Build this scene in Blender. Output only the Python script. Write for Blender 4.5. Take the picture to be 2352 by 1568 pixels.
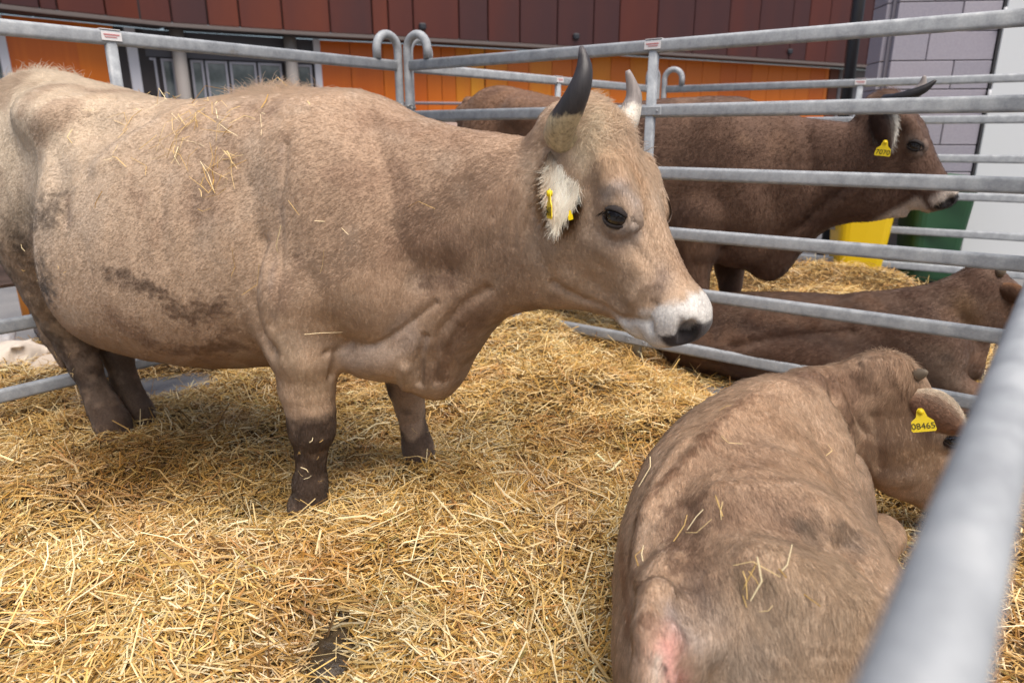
import bpy, math, os, time
import numpy as np
from mathutils import Vector, Matrix
T0 = time.time()
rng = np.random.default_rng(7)
S = bpy.context.scene
for o in list(bpy.data.objects): bpy.data.objects.remove(o)

# ------------------------------------------------------------------ camera, sky, sun, exposure
CAM_Z = 1.27
PITCH = math.atan(476 / 1568.0)
cd = bpy.data.cameras.new('camera'); cam = bpy.data.objects.new('camera', cd)
S.collection.objects.link(cam); S.camera = cam
cam.location = (0, 0, CAM_Z); cam.rotation_euler = (math.pi / 2 - PITCH, 0, 0)
cd.lens = 24; cd.sensor_width = 36; cd.clip_start = 0.02; cd.clip_end = 300
cd.dof.use_dof = True; cd.dof.focus_distance = 1.95; cd.dof.aperture_fstop = 3.2
SUN_EL, SUN_AZ = math.radians(64), math.radians(152)      # azimuth clockwise from +Y
W = bpy.data.worlds.new('World'); S.world = W; W.use_nodes = True
wn = W.node_tree; wn.nodes.clear()
sky = wn.nodes.new('ShaderNodeTexSky'); sky.sky_type = 'NISHITA'; sky.sun_disc = False
sky.sun_elevation = SUN_EL; sky.sun_rotation = SUN_AZ
sky.air_density = 1.0; sky.dust_density = 4.0; sky.ozone_density = 0.6
bg = wn.nodes.new('ShaderNodeBackground'); bg.inputs['Strength'].default_value = 0.08
wo = wn.nodes.new('ShaderNodeOutputWorld')
wn.links.new(sky.outputs[0], bg.inputs[0]); wn.links.new(bg.outputs[0], wo.inputs[0])
sl = bpy.data.lights.new('sun', 'SUN'); sun = bpy.data.objects.new('sun', sl); S.collection.objects.link(sun)
sl.energy = 2.0; sl.angle = math.radians(50); sl.color = (1.0, 0.95, 0.88)
sd = Vector((math.sin(SUN_AZ) * math.cos(SUN_EL), math.cos(SUN_AZ) * math.cos(SUN_EL), math.sin(SUN_EL)))
sun.rotation_euler = sd.to_track_quat('Z', 'Y').to_euler()
S.view_settings.view_transform = 'Standard'; S.view_settings.look = 'None'
S.view_settings.gamma = 1; S.view_settings.exposure = 0.92; S.view_settings.use_curve_mapping = False
S.cycles.max_bounces = 6; S.cycles.diffuse_bounces = 3; S.cycles.glossy_bounces = 3
S.cycles.transmission_bounces = 4; S.cycles.use_denoising = True

# ------------------------------------------------------------------ helpers
def srgb(r, g, b):
    return tuple(((c / 255) / 12.92 if c / 255 <= 0.04045 else ((c / 255 + 0.055) / 1.055) ** 2.4) for c in (r, g, b))
def sA(*c): return np.array(srgb(*c), np.float32)
def link(o, parent=None):
    S.collection.objects.link(o)
    if parent is not None: o.parent = parent
    return o
def tag(o, label, cat, group=None):
    o['label'] = label; o['category'] = cat
    if group: o['group'] = group
    return o
def empty(name, loc=(0, 0, 0), rz=0.0):
    o = bpy.data.objects.new(name, None); o.location = loc; o.rotation_euler = (0, 0, rz); o.empty_display_size = 0.1
    return link(o)
def mesh_np(name, V, Fq, mat=None, parent=None, smooth=True, tris=False):
    V = np.asarray(V, np.float32); Fq = np.asarray(Fq, np.int32)
    me = bpy.data.meshes.new(name); k = Fq.shape[1]
    me.vertices.add(len(V)); me.vertices.foreach_set('co', V.ravel())
    me.loops.add(Fq.size); me.loops.foreach_set('vertex_index', Fq.ravel())
    me.polygons.add(len(Fq)); me.polygons.foreach_set('loop_start', np.arange(len(Fq), dtype=np.int32) * k)
    me.polygons.foreach_set('use_smooth', np.full(len(Fq), smooth))
    me.update(calc_edges=True); me.validate()
    if mat: me.materials.append(mat)
    return link(bpy.data.objects.new(name, me), parent)
def poly_mesh(name, V, F, mat=None, parent=None, smooth=False):
    me = bpy.data.meshes.new(name); me.from_pydata([tuple(map(float, v)) for v in V], [], F)
    if smooth: me.polygons.foreach_set('use_smooth', np.ones(len(me.polygons), bool))
    me.update()
    if mat: me.materials.append(mat)
    return link(bpy.data.objects.new(name, me), parent)

# value noise
_tab = rng.random(4096).astype(np.float32)
def _h(i, j, k): return _tab[(i * 73 + j * 911 + k * 1973 + (i * j) % 61 * 17 + (j * k) % 53 * 29) & 4095]
def vnoise(P, sc):
    P = np.asarray(P, np.float32) * sc; I = np.floor(P).astype(np.int64); f = P - I; f = f * f * (3 - 2 * f)
    x, y, z = I[:, 0], I[:, 1], I[:, 2]; fx, fy, fz = f[:, 0], f[:, 1], f[:, 2]
    def L(a, b, t): return a + (b - a) * t
    return L(L(L(_h(x, y, z), _h(x+1, y, z), fx), L(_h(x, y+1, z), _h(x+1, y+1, z), fx), fy),
             L(L(_h(x, y, z+1), _h(x+1, y, z+1), fx), L(_h(x, y+1, z+1), _h(x+1, y+1, z+1), fx), fy), fz)
def fbm(P, sc, n=3):
    s = 0; a = 0.5; t = 0
    for i in range(n): s = s + a * vnoise(np.asarray(P) + 3.1 * i, sc * 2 ** i); t += a; a *= 0.5
    return s / t
def sstep(a, b, x):
    t = np.clip((x - a) / (b - a), 0, 1); return t * t * (3 - 2 * t)
def mix(a, b, t): return a + (b - a) * np.asarray(t)[:, None]

# ---- implicit modelling: smooth unions of tapered limbs and lofted trunks, meshed with surface nets
def smin(a, b, k):
    h = np.clip(0.5 + 0.5 * (b - a) / k, 0, 1); return b + (a - b) * h - k * h * (1 - h)
def smax(a, b, k): return -smin(-a, -b, k)
def cone(P, a, b, ra, rb):
    a = np.asarray(a, np.float32); b = np.asarray(b, np.float32); d = b - a
    t = np.clip((P - a) @ d / (d @ d), 0, 1); q = P - a - t[:, None] * d
    return np.sqrt((q * q).sum(1)) - (ra + (rb - ra) * t)
def chain(P, pts, k=0.03):
    d = None
    for (a, ra), (b, rb) in zip(pts[:-1], pts[1:]):
        e = cone(P, a, b, ra, rb); d = e if d is None else smin(d, e, k)
    return d
def ellip(P, c, r, R=None):
    q = P - np.asarray(c, np.float32)
    if R is not None: q = q @ R
    r = np.asarray(r, np.float32); k0 = np.sqrt(((q / r) ** 2).sum(1)); k1 = np.sqrt(((q / (r * r)) ** 2).sum(1))
    return k0 * (k0 - 1) / np.maximum(k1, 1e-6)
def rot(ax, deg): return np.array(Matrix.Rotation(math.radians(deg), 3, ax), np.float32)
def loft(Q, tab, p=2.2):
    """Q in the loft's own frame (x along, y side, z dorsal); rows of tab: t, top, bottom, half width, egg."""
    tab = np.asarray(tab, np.float32); t = Q[:, 0]; tc = np.clip(t, tab[0, 0], tab[-1, 0])
    # smooth interpolation of the rows
    i = np.clip(np.searchsorted(tab[:, 0], tc) - 1, 0, len(tab) - 2)
    i0 = np.clip(i - 1, 0, len(tab) - 1); i3 = np.clip(i + 2, 0, len(tab) - 1)
    h = tab[i + 1, 0] - tab[i, 0]; u = ((tc - tab[i, 0]) / h)
    m0 = (tab[i + 1] - tab[i0]) / (tab[i + 1, 0] - tab[i0, 0])[:, None] * h[:, None]
    m1 = (tab[i3] - tab[i]) / (tab[i3, 0] - tab[i, 0])[:, None] * h[:, None]
    u2, u3 = u * u, u * u * u
    r = (2*u3 - 3*u2 + 1)[:, None] * tab[i] + (u3 - 2*u2 + u)[:, None] * m0 + (-2*u3 + 3*u2)[:, None] * tab[i + 1] + (u3 - u2)[:, None] * m1
    zc = (r[:, 1] + r[:, 2]) / 2; hh = np.maximum((r[:, 1] - r[:, 2]) / 2, 0.01); w = np.maximum(r[:, 3], 0.01)
    zn = (Q[:, 2] - zc) / hh; w = w * (1 + r[:, 4] * np.clip(zn, -1.2, 1.2))
    f = (np.abs(Q[:, 1] / w) ** p + np.abs(zn) ** p) ** (1 / p) - 1
    d = f * np.minimum(hh, w) * 0.95
    ex = np.abs(t - tc)
    return np.where(ex > 0, np.sqrt(np.maximum(d, 0) ** 2 + ex ** 2), d)
def surface(fn, lo, hi, h):
    lo = np.array(lo, np.float32); hi = np.array(hi, np.float32)
    C = 4; n = (np.ceil((hi - lo) / (h * C)).astype(int)) * C + 1; nc = (n - 1) // C + 1
    g = [np.arange(nc[a], dtype=np.float32) * h * C + lo[a] for a in range(3)]
    G = np.stack(np.meshgrid(*g, indexing='ij'), -1).reshape(-1, 3)
    dc = fn(G).reshape(nc)
    idx = [np.minimum((np.arange(n[a]) + C // 2) // C, nc[a] - 1) for a in range(3)]
    D = dc[np.ix_(*idx)].astype(np.float32)
    band = np.abs(D) < h * C * 1.12
    ii = np.argwhere(band)
    for s in range(0, len(ii), 600000):
        b = ii[s:s + 600000]; D[b[:, 0], b[:, 1], b[:, 2]] = fn(b.astype(np.float32) * h + lo)
    neg = D < 0
    m = tuple(n - 1)
    cnt = np.zeros(m, np.uint8)
    for dx in (0, 1):
        for dy in (0, 1):
            for dz in (0, 1): cnt += neg[dx:dx + m[0], dy:dy + m[1], dz:dz + m[2]]
    act = np.argwhere((cnt > 0) & (cnt < 8))
    vid = np.full(m, -1, np.int32); vid[act[:, 0], act[:, 1], act[:, 2]] = np.arange(len(act))
    acc = np.zeros((len(act), 3), np.float32); num = np.zeros(len(act), np.float32)
    for ax in range(3):
        o1, o2 = [a for a in range(3) if a != ax]
        for e1 in (0, 1):
            for e2 in (0, 1):
                a0 = act.copy(); a0[:, o1] += e1; a0[:, o2] += e2; a1 = a0.copy(); a1[:, ax] += 1
                v0 = D[a0[:, 0], a0[:, 1], a0[:, 2]]; v1 = D[a1[:, 0], a1[:, 1], a1[:, 2]]
                c = (v0 < 0) != (v1 < 0); t = np.where(c, v0 / np.where(c, v0 - v1, 1), 0)
                p = np.zeros((len(act), 3), np.float32); p[:, o1] = e1; p[:, o2] = e2; p[:, ax] = t
                acc[c] += p[c]; num[c] += 1
    V = (act + acc / num[:, None]) * h + lo
    quads = []
    for ax in range(3):
        o1, o2 = (ax + 1) % 3, (ax + 2) % 3
        sl0 = [slice(1, m[a]) for a in range(3)]; sl0[ax] = slice(0, m[ax])
        A = neg[:m[0] + 1, :, :]
        s0 = [slice(1, m[a]) for a in range(3)]; s0[ax] = slice(0, m[ax]); s1 = list(s0); s1[ax] = slice(1, m[ax] + 1)
        n0 = neg[tuple(s0)]; n1 = neg[tuple(s1)]
        E = np.argwhere(n0 != n1); flip = n0[E[:, 0], E[:, 1], E[:, 2]]
        E = E + 1; E[:, ax] -= 1
        def vv(d1, d2):
            q = E.copy(); q[:, o1] += d1; q[:, o2] += d2; return vid[q[:, 0], q[:, 1], q[:, 2]]
        q = np.stack([vv(-1, -1), vv(0, -1), vv(0, 0), vv(-1, 0)], 1)
        q[~flip] = q[~flip][:, ::-1]
        quads.append(q)
    return V.astype(np.float32), np.concatenate(quads).astype(np.int32)
def relax(V, Q, it=2, lam=0.5):
    e = np.concatenate([Q[:, [0, 1]], Q[:, [1, 2]], Q[:, [2, 3]], Q[:, [3, 0]]]); e = np.concatenate([e, e[:, ::-1]])
    n = np.bincount(e[:, 0], minlength=len(V)).astype(np.float32)[:, None]
    for _ in range(it):
        A = np.stack([np.bincount(e[:, 0], V[e[:, 1], a], minlength=len(V)) for a in range(3)], 1)
        V = V + lam * (A / np.maximum(n, 1) - V)
    return V.astype(np.float32)
def normals(V, Q):
    n = np.cross(V[Q[:, 2]] - V[Q[:, 0]], V[Q[:, 3]] - V[Q[:, 1]])
    N = np.zeros_like(V)
    for c in range(4):
        for a in range(3): N[:, a] += np.bincount(Q[:, c], n[:, a], minlength=len(V))
    return N / np.maximum(np.linalg.norm(N, axis=1, keepdims=True), 1e-9)
# ------------------------------------------------------------------ materials
MATS = {}
def mat(name, col=None, rough=0.6, metal=0.0, nodes=None, spec=0.5):
    if name in MATS: return MATS[name]
    m = bpy.data.materials.new(name); m.use_nodes = True; t = m.node_tree
    b = t.nodes['Principled BSDF']; b.inputs['Roughness'].default_value = rough; b.inputs['Metallic'].default_value = metal
    b.inputs['Specular IOR Level'].default_value = spec
    if col is not None: b.inputs['Base Color'].default_value = (*col, 1)
    if nodes: nodes(t, b)
    MATS[name] = m; return m
def nd(t, ty, **k):
    n = t.nodes.new(ty)
    for a, v in k.items():
        if a.startswith('i_'): n.inputs[a[2:].replace('_', ' ')].default_value = v
        else: setattr(n, a, v)
    return n
def noise(t, scale, detail=4, rough=0.6, vec=None, dist=0.0):
    n = nd(t, 'ShaderNodeTexNoise'); n.inputs['Scale'].default_value = scale; n.inputs['Detail'].default_value = detail
    n.inputs['Roughness'].default_value = rough; n.inputs['Distortion'].default_value = dist
    if vec is None:
        c = nd(t, 'ShaderNodeTexCoord'); vec = c.outputs['Object']
    t.links.new(vec, n.inputs['Vector']); return n.outputs['Fac']
def ramp(t, fac, stops):
    r = nd(t, 'ShaderNodeValToRGB'); e = r.color_ramp.elements
    while len(e) < len(stops): e.new(0.5)
    for el, (p, c) in zip(e, stops): el.position = p; el.color = (*c, 1)
    t.links.new(fac, r.inputs[0]); return r.outputs[0]
def mixc(t, fac, a, b, mode='MIX'):
    m = nd(t, 'ShaderNodeMix', data_type='RGBA', blend_type=mode)
    for sck, v in ((m.inputs[0], fac), (m.inputs[6], a), (m.inputs[7], b)):
        if isinstance(v, (int, float)): sck.default_value = v
        elif isinstance(v, tuple): sck.default_value = (*v, 1)
        else: t.links.new(v, sck)
    return m.outputs[2]
def bump(t, b, h, strength=0.3, dist=0.01):
    n = nd(t, 'ShaderNodeBump'); n.inputs['Strength'].default_value = strength; n.inputs['Distance'].default_value = dist
    t.links.new(h, n.inputs['Height']); t.links.new(n.outputs[0], b.inputs['Normal'])

def coat_nodes(t, b):
    a = nd(t, 'ShaderNodeAttribute', attribute_name='coat')
    c = nd(t, 'ShaderNodeTexCoord')
    f = noise(t, 140, 3, 0.7, c.outputs['Object'])
    g = ramp(t, f, [(0.3, (0.72,) * 3), (0.7, (1.18,) * 3)])
    t.links.new(mixc(t, 1.0, a.outputs['Color'], g, 'MULTIPLY'), b.inputs['Base Color'])
    bump(t, b, f, 0.35, 0.004)
    b.inputs['Sheen Weight'].default_value = 0.15
coat_mat = mat('coat', None, 0.75, 0, coat_nodes, 0.25)
def fur_nodes(t, b):
    a = nd(t, 'ShaderNodeAttribute', attribute_name='tint')
    n = nd(t, 'ShaderNodeAttribute', attribute_name='skin_normal')
    v = nd(t, 'ShaderNodeVectorTransform', vector_type='NORMAL', convert_from='OBJECT', convert_to='WORLD')
    t.links.new(n.outputs['Vector'], v.inputs[0])
    t.links.new(a.outputs['Color'], b.inputs['Base Color']); t.links.new(v.outputs[0], b.inputs['Normal'])
fur_mat = mat('fur', None, 0.6, 0, fur_nodes, 0.2)
horn_mat_cache = {}

def col_attr(o, C, name='coat'):
    a = o.data.color_attributes.new(name, 'FLOAT_COLOR', 'POINT')
    a.data.foreach_set('color', np.concatenate([C, np.ones((len(C), 1))], 1).astype(np.float32).ravel())

# ------------------------------------------------------------------ fur as hair strands
def fur(parent, V, Q, N, VC, count, dir_fn, len_fn, rad=0.00035, lift=0.35, dens_fn=None, npts=4, seed=1, jitter=0.25, name='fur', cj=0.12, wob=0.45, clump=.25):
    r = np.random.default_rng(seed)
    ctr = V[Q].mean(1)
    A = np.linalg.norm(np.cross(V[Q[:, 2]] - V[Q[:, 0]], V[Q[:, 3]] - V[Q[:, 1]]), axis=1)
    w = A if dens_fn is None else A * dens_fn(ctr)
    f = r.choice(len(Q), count, p=w / w.sum())
    u, v = r.random(count)[:, None], r.random(count)[:, None]
    q = Q[f]; P = (V[q[:, 0]] * (1-u) + V[q[:, 1]] * u) * (1-v) + (V[q[:, 3]] * (1-u) + V[q[:, 2]] * u) * v
    n = (N[q[:, 0]] * (1-u) + N[q[:, 1]] * u) * (1-v) + (N[q[:, 3]] * (1-u) + N[q[:, 2]] * u) * v
    n /= np.linalg.norm(n, axis=1, keepdims=True)
    d = dir_fn(P, n)
    wb = np.stack([fbm(P + 9.7 * k, 11, 2) for k in range(3)], 1) - 0.5
    d = d + wb * wob * 2 + r.normal(0, jitter, (count, 3))
    d -= n * (d * n).sum(1, keepdims=True); d /= np.maximum(np.linalg.norm(d, axis=1, keepdims=True), 1e-6)
    tuft = fbm(P, 48, 2)
    L = len_fn(P) * r.uniform(0.6, 1.25, count) * (.7 + .6 * tuft)
    li = lift * r.uniform(0.5, 1.5, count) * (.4 + 1.2 * tuft)
    tt = np.linspace(0, 1, npts)
    pts = P[:, None, :] + L[:, None, None] * (d[:, None, :] * tt[None, :, None] + n[:, None, :] * (li[:, None] * (tt - 0.45 * tt ** 2))[:, :, None])
    C = VC[q[:, 0]] * np.exp(r.normal(0, cj, (count, 1))) * (1 + clump * 2 * (fbm(P + d * .012, 75, 2)[:, None] - .5))
    cu = bpy.data.hair_curves.new(name); cu.add_curves([npts] * count)
    cu.position_data.foreach_set('vector', pts.astype(np.float32).ravel())
    ra = cu.attributes.get('radius') or cu.attributes.new('radius', 'FLOAT', 'POINT')
    ra.data.foreach_set('value', np.tile((rad * np.array([1, 0.95, 0.75, 0.25])[:npts]).astype(np.float32), count))
    a = cu.attributes.new('tint', 'FLOAT_COLOR', 'CURVE'); a.data.foreach_set('color', np.concatenate([np.clip(C, 0, 1), np.ones((count, 1))], 1).astype(np.float32).ravel())
    a = cu.attributes.new('skin_normal', 'FLOAT_VECTOR', 'CURVE'); a.data.foreach_set('vector', n.astype(np.float32).ravel())
    cu.materials.append(fur_mat)
    o = bpy.data.objects.new(name, cu); link(o, parent); o['kind'] = 'stuff'
    return o

# ------------------------------------------------------------------ the head, in its own frame (x poll to muzzle, y left, z brow)
class HeadFrame:
    def __init__(s, A, pitch, yaw, roll=0, sc=1.0):
        s.A = np.array(A, np.float32); s.sc = sc
        M = Matrix.Rotation(math.radians(yaw), 3, 'Z') @ Matrix.Rotation(math.radians(pitch), 3, 'Y') @ Matrix.Rotation(math.radians(roll), 3, 'X')
        s.M = np.array(M, np.float32)          # columns: ex, ey, ez in body coords
    def loc(s, P): return (P - s.A) @ s.M / s.sc
    def out(s, Q): return np.asarray(Q, np.float32) * s.sc @ s.M.T + s.A
    def vec(s, d): return np.asarray(d, np.float32) @ s.M.T
HEAD_TAB = [(-.07, .02, -.06, .05, 0), (-.03, .085, -.11, .085, .0), (.03, .11, -.15, .1, .05), (.10, .116, -.185, .105, .1), (.18, .114, -.215, .108, .14),
            (.26, .108, -.232, .106, .2), (.33, .096, -.222, .093, .2), (.41, .088, -.192, .079, .15), (.48, .086, -.15, .072, .1),
            (.54, .092, -.102, .076, .05), (.595, .086, -.092, .073, 0), (.632, .066, -.078, .062, 0), (.652, .02, -.045, .035, 0)]
def head_sdf(P, hf, eye=True):
    Q = hf.loc(P); far = Q.copy(); Qm = Q.copy(); Qm[:, 1] = np.abs(Qm[:, 1])
    d = loft(Q, HEAD_TAB, 2.3)
    d = smin(d, ellip(Qm, (.215, .088, .072), (.075, .034, .032), rot('Y', 12)), .04)       # brow
    d = smin(d, ellip(Qm, (.225, .070, -.135), (.12, .036, .085)), .05)                      # jaw muscle
    d = smin(d, ellip(Qm, (.40, .060, -.02), (.10, .022, .028), rot('Y', 4)), .04)         # cheek ridge
    d = smin(d, ellip(Qm, (.565, .045, .025), (.06, .038, .055)), .03)                       # nose wings
    d = smin(d, ellip(Q, (.51, 0, -.105), (.06, .048, .026)), .03)                           # chin
    d = smax(d, (Q[:, 0] - .648 - .30 * np.minimum(Q[:, 2] - .045, 0)) * .95, .03)            # the nose slants back to the lip
    d = smax(d, -cone(Qm, (.625, .02, -.078), (.49, .090, -.090), .005, .004), .012)           # mouth
    d = smax(d, -ellip(Qm, (.612, .057, .044), (.036, .023, .022), rot('Y', 50)), .012)        # nostril
    d = smax(d, -cone(Qm, (.60, .074, .035), (.575, .078, .055), .007, .004), .012)
    d = smin(d, ellip(Qm, (.280, .094, .047), (.056, .030, .046)), .02)                      # eye bulge
    d = smax(d, -ellip(Qm, (.283, .134, .045), (.037, .036, .023), rot('Y', -46)), .008)
    return d * hf.sc

EC, ES = math.cos(math.radians(46)), math.sin(math.radians(46))       # the eye slit lies level when the head hangs
def eye_xz(u, v): return u * EC - v * ES, u * ES + v * EC
def eye_parts(parent, hf, side):
    c = np.array((.283, .098 * side, .045)); r = .0335
    vs, fs = [], []
    n, m = 20, 14
    for i in range(m + 1):
        for j in range(n):
            a = math.pi * i / m; b = 2 * math.pi * j / n
            vs.append(c + r * np.array((math.sin(a) * math.cos(b), math.cos(a), math.sin(a) * math.sin(b))))
    for i in range(m):
        for j in range(n): fs.append((i * n + j, i * n + (j + 1) % n, (i + 1) * n + (j + 1) % n, (i + 1) * n + j))
    poly_mesh('eye', hf.out(np.array(vs)), fs, mat('eye', srgb(26, 17, 13), 0.05, 0, None, 0.8), parent, True)
    n = 44; rows = []
    for k, (s, out) in enumerate(((.0, -.004), (.04, .003), (.16, .0065), (.4, .006), (.75, .001), (1.15, -.010))):
        ring = []
        for j in range(n):
            a = 2 * math.pi * j / n; ca, sa = math.cos(a), math.sin(a)
            u = .036 * ca; v = (.0168 if sa > 0 else .0145) * math.copysign(abs(sa) ** 1.2, sa) * (1 + .2 * ca) - .004 * ca
            g = s * .024; u += g * ca; v += g * sa * (1.3 if sa > 0 else 1.0)
            rr = math.hypot(u, v); x, z = eye_xz(u, v)
            yb = math.sqrt(max(.0345 ** 2 - min(rr, .0338) ** 2, 0)) - max(0, rr - .0338) * .55
            ring.append(c + np.array((x, side * (yb + out + (.003 if sa > 0 else 0)), z)))
        rows.append(ring)
    V = np.array(rows).reshape(-1, 3); K = len(rows); F = []
    for k in range(K - 1):
        for j in range(n):
            q = (k * n + j, k * n + (j + 1) % n, (k + 1) * n + (j + 1) % n, (k + 1) * n + j)
            F.append(q if side < 0 else q[::-1])
    # lashes along the upper lid
    r = np.random.default_rng(5); P = []; 
    for j in range(46):
        a = math.pi * (.12 + .76 * r.random()); u = .034 * math.cos(a); v = .016 * math.sin(a) ** 1.2
        yb = math.sqrt(max(.0385 ** 2 - u * u - v * v, 0)); x, z = eye_xz(u, v); dx, dz = eye_xz(.004 * r.normal(), -.010 - .006 * r.random())
        p = c + np.array((x, side * (yb + .004), z)); e = np.array((dx * .6, side * .016, dz))
        P += [p, p + e * .4, p + e * .8 + (0, side * .002, 0), p + e * 1.1]
    return V, F, np.array(P)

def tube_mesh(C, R, n=16, flat=None, up=(0, 0, 1), cap=True):
    """swept tube: centreline C, radii R (k) or (k,2) for oval"""
    C = np.asarray(C, float); R = np.asarray(R, float)
    if R.ndim == 1: R = np.stack([R, R], 1)
    T = np.gradient(C, axis=0); T /= np.linalg.norm(T, axis=1, keepdims=True)
    V, F = [], []; u = np.array(up, float); u -= T[0] * (u @ T[0]); u /= np.linalg.norm(u)
    for i in range(len(C)):
        u = u - T[i] * (u @ T[i]); u /= np.linalg.norm(u); v = np.cross(T[i], u)
        for j in range(n):
            a = 2 * math.pi * j / n; V.append(C[i] + u * R[i, 0] * math.cos(a) + v * R[i, 1] * math.sin(a))
    for i in range(len(C) - 1):
        for j in range(n): F.append((i * n + j, i * n + (j + 1) % n, (i + 1) * n + (j + 1) % n, (i + 1) * n + j))
    if cap: F.append(tuple(range(n))[::-1]); F.append(tuple(range((len(C) - 1) * n, len(C) * n)))
    return np.array(V), F
def spline(pts, n):
    pts = np.asarray(pts, float); k = len(pts); t = np.linspace(0, k - 1, n); out = []
    for x in t:
        i = min(int(x), k - 2); u = x - i; p0, p1, p2, p3 = pts[max(i-1, 0)], pts[i], pts[i+1], pts[min(i+2, k-1)]
        out.append(.5 * (2*p1 + (p2-p0)*u + (2*p0-5*p1+4*p2-p3)*u*u + (3*p1-p0-3*p2+p3)*u**3))
    return np.array(out)
# ------------------------------------------------------------------ sculpting and painting tools for the animals
cP, sP = math.cos(PITCH), math.sin(PITCH)
class Animal:
    def __init__(s, name, at, rz, sc=1.0):
        s.root = empty(name, at, rz); s.root.scale = (sc,) * 3; s.sc = sc; s.at = np.array(at, np.float32); s.R = np.array(Matrix.Rotation(rz, 3, 'Z'), np.float32)
    def mesh(s, fn, lo, hi, h, it=1):
        s.V, s.Q = surface(fn, lo, hi, h); s.V = relax(s.V, s.Q, it, .4); s.N = normals(s.V, s.Q); s.view()
    def view(s):                               # where each vertex shows in the photograph (2352 wide): only used to find places on the hide
        Wd = s.V @ s.R.T * s.sc + s.at; Nw = s.N @ s.R.T; r = Wd - np.array((0, 0, CAM_Z), np.float32)
        d = r[:, 1] * cP - r[:, 2] * sP; up = r[:, 1] * sP + r[:, 2] * cP
        s.px = np.stack([1176 + 1568 * r[:, 0] / d, 784 - 1568 * up / d], 1); s.dep = d
        s.facing = (Nw * r).sum(1) < 0; s.fm = np.where(s.facing)[0]; s.fm = s.fm[::max(1, len(s.fm) // 40000)]
    def a3(s, px, py):
        dd = ((s.px[s.fm] - (px, py)) ** 2).sum(1); k = s.fm[np.argpartition(dd, 12)[:12]]
        return s.V[k[np.argmin(s.dep[k])]]
    def to_local(s, p): return ((np.asarray(p, np.float32) - s.at) / s.sc) @ s.R
    def line(s, pts): return np.array([s.a3(*p) for p in pts])
    def near(s, V, L, r): return np.where(((V > L.min(0) - r) & (V < L.max(0) + r)).all(1))[0]
    def dist(s, V, L):
        L = np.asarray(L, np.float32); d = np.full(len(V), 9., np.float32)
        if len(L) == 1: return np.linalg.norm(V - L[0], axis=1)
        for a, b in zip(L[:-1], L[1:]):
            e = b - a; t = np.clip((V - a) @ e / max(e @ e, 1e-9), 0, 1); d = np.minimum(d, np.linalg.norm(V - a - t[:, None] * e, axis=1))
        return d
    def press(s, strokes):
        off = np.zeros(len(s.V), np.float32)
        for pts, w, dep in strokes:
            L = s.line(pts); m = s.near(s.V, L, 2.6 * w); off[m] += dep * np.exp(-(s.dist(s.V[m], L) / w) ** 2)
        s.V = s.V + s.N * off[:, None]; s.N = normals(s.V, s.Q); s.view()
    def spots(s, lst):                         # markings of the hide, with the shade of some folds painted in: (points in the photo, width, colour, strength)
        s.sp = [(s.line(p), w, sA(*c), k) for p, w, c, k in lst]
    def paint(s, P, C):
        f = fbm(P, 22, 3) - .5; g = fbm(P * (1, 1, 1.6), 52, 3) - .5; C = C.copy()
        for L, w, c, k in s.sp:
            m = s.near(P, L, 2.6 * w); d = s.dist(P[m], L) + f[m] * w * 1.3
            e = np.exp(-np.maximum(d, 0) ** 2 / (w * w))
            if c.sum() < .36: e = .92 * sstep(.30, 1.2, e + g[m] * 1.7)      # dark tints, dried mud and painted fold shade alike: broken edges
            C[m] = mix(C[m], c, k * e)
        return C
    def finish(s, coat_fn):
        s.body = mesh_np('body', s.V, s.Q, coat_mat, s.root); s.C = np.clip(coat_fn(s.V, s.N), 0, 1); col_attr(s.body, s.C); return s.body
# ------------------------------------------------------------------ setting: ground, building, block wall, fences
def box_mesh(name, sx, sy, sz, bev=0.0, m=None):
    import bmesh
    bm = bmesh.new(); bmesh.ops.create_cube(bm, size=1); bmesh.ops.scale(bm, vec=(sx, sy, sz), verts=bm.verts)
    if bev: bmesh.ops.bevel(bm, geom=list(bm.edges), offset=bev, segments=1, affect='EDGES')
    me = bpy.data.meshes.new(name); bm.to_mesh(me); bm.free()
    if m: me.materials.append(m)
    return me
def box(name, c, size, m, parent=None, rz=0.0, bev=0.0):
    o = bpy.data.objects.new(name, box_mesh(name, *size, bev, m)); o.location = c; o.rotation_euler = (0, 0, rz); return link(o, parent)

def asphalt_nodes(t, b):
    c = nd(t, 'ShaderNodeTexCoord')
    a = ramp(t, noise(t, 1.3, 5, .6, c.outputs['Object']), [(.3, srgb(104, 104, 107)), (.7, srgb(140, 137, 134))])
    g = noise(t, 160, 3, .7, c.outputs['Object'])
    t.links.new(mixc(t, .5, a, ramp(t, g, [(.3, (.5,) * 3), (.7, (1.2,) * 3)]), 'MULTIPLY'), b.inputs['Base Color']); bump(t, b, g, .4, .004)
ground = poly_mesh('ground', [(-60, -40, 0), (60, -40, 0), (60, 90, 0), (-60, 90, 0)], [(0, 1, 2, 3)], mat('asphalt', None, .85, 0, asphalt_nodes))
ground['kind'] = 'structure'

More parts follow.
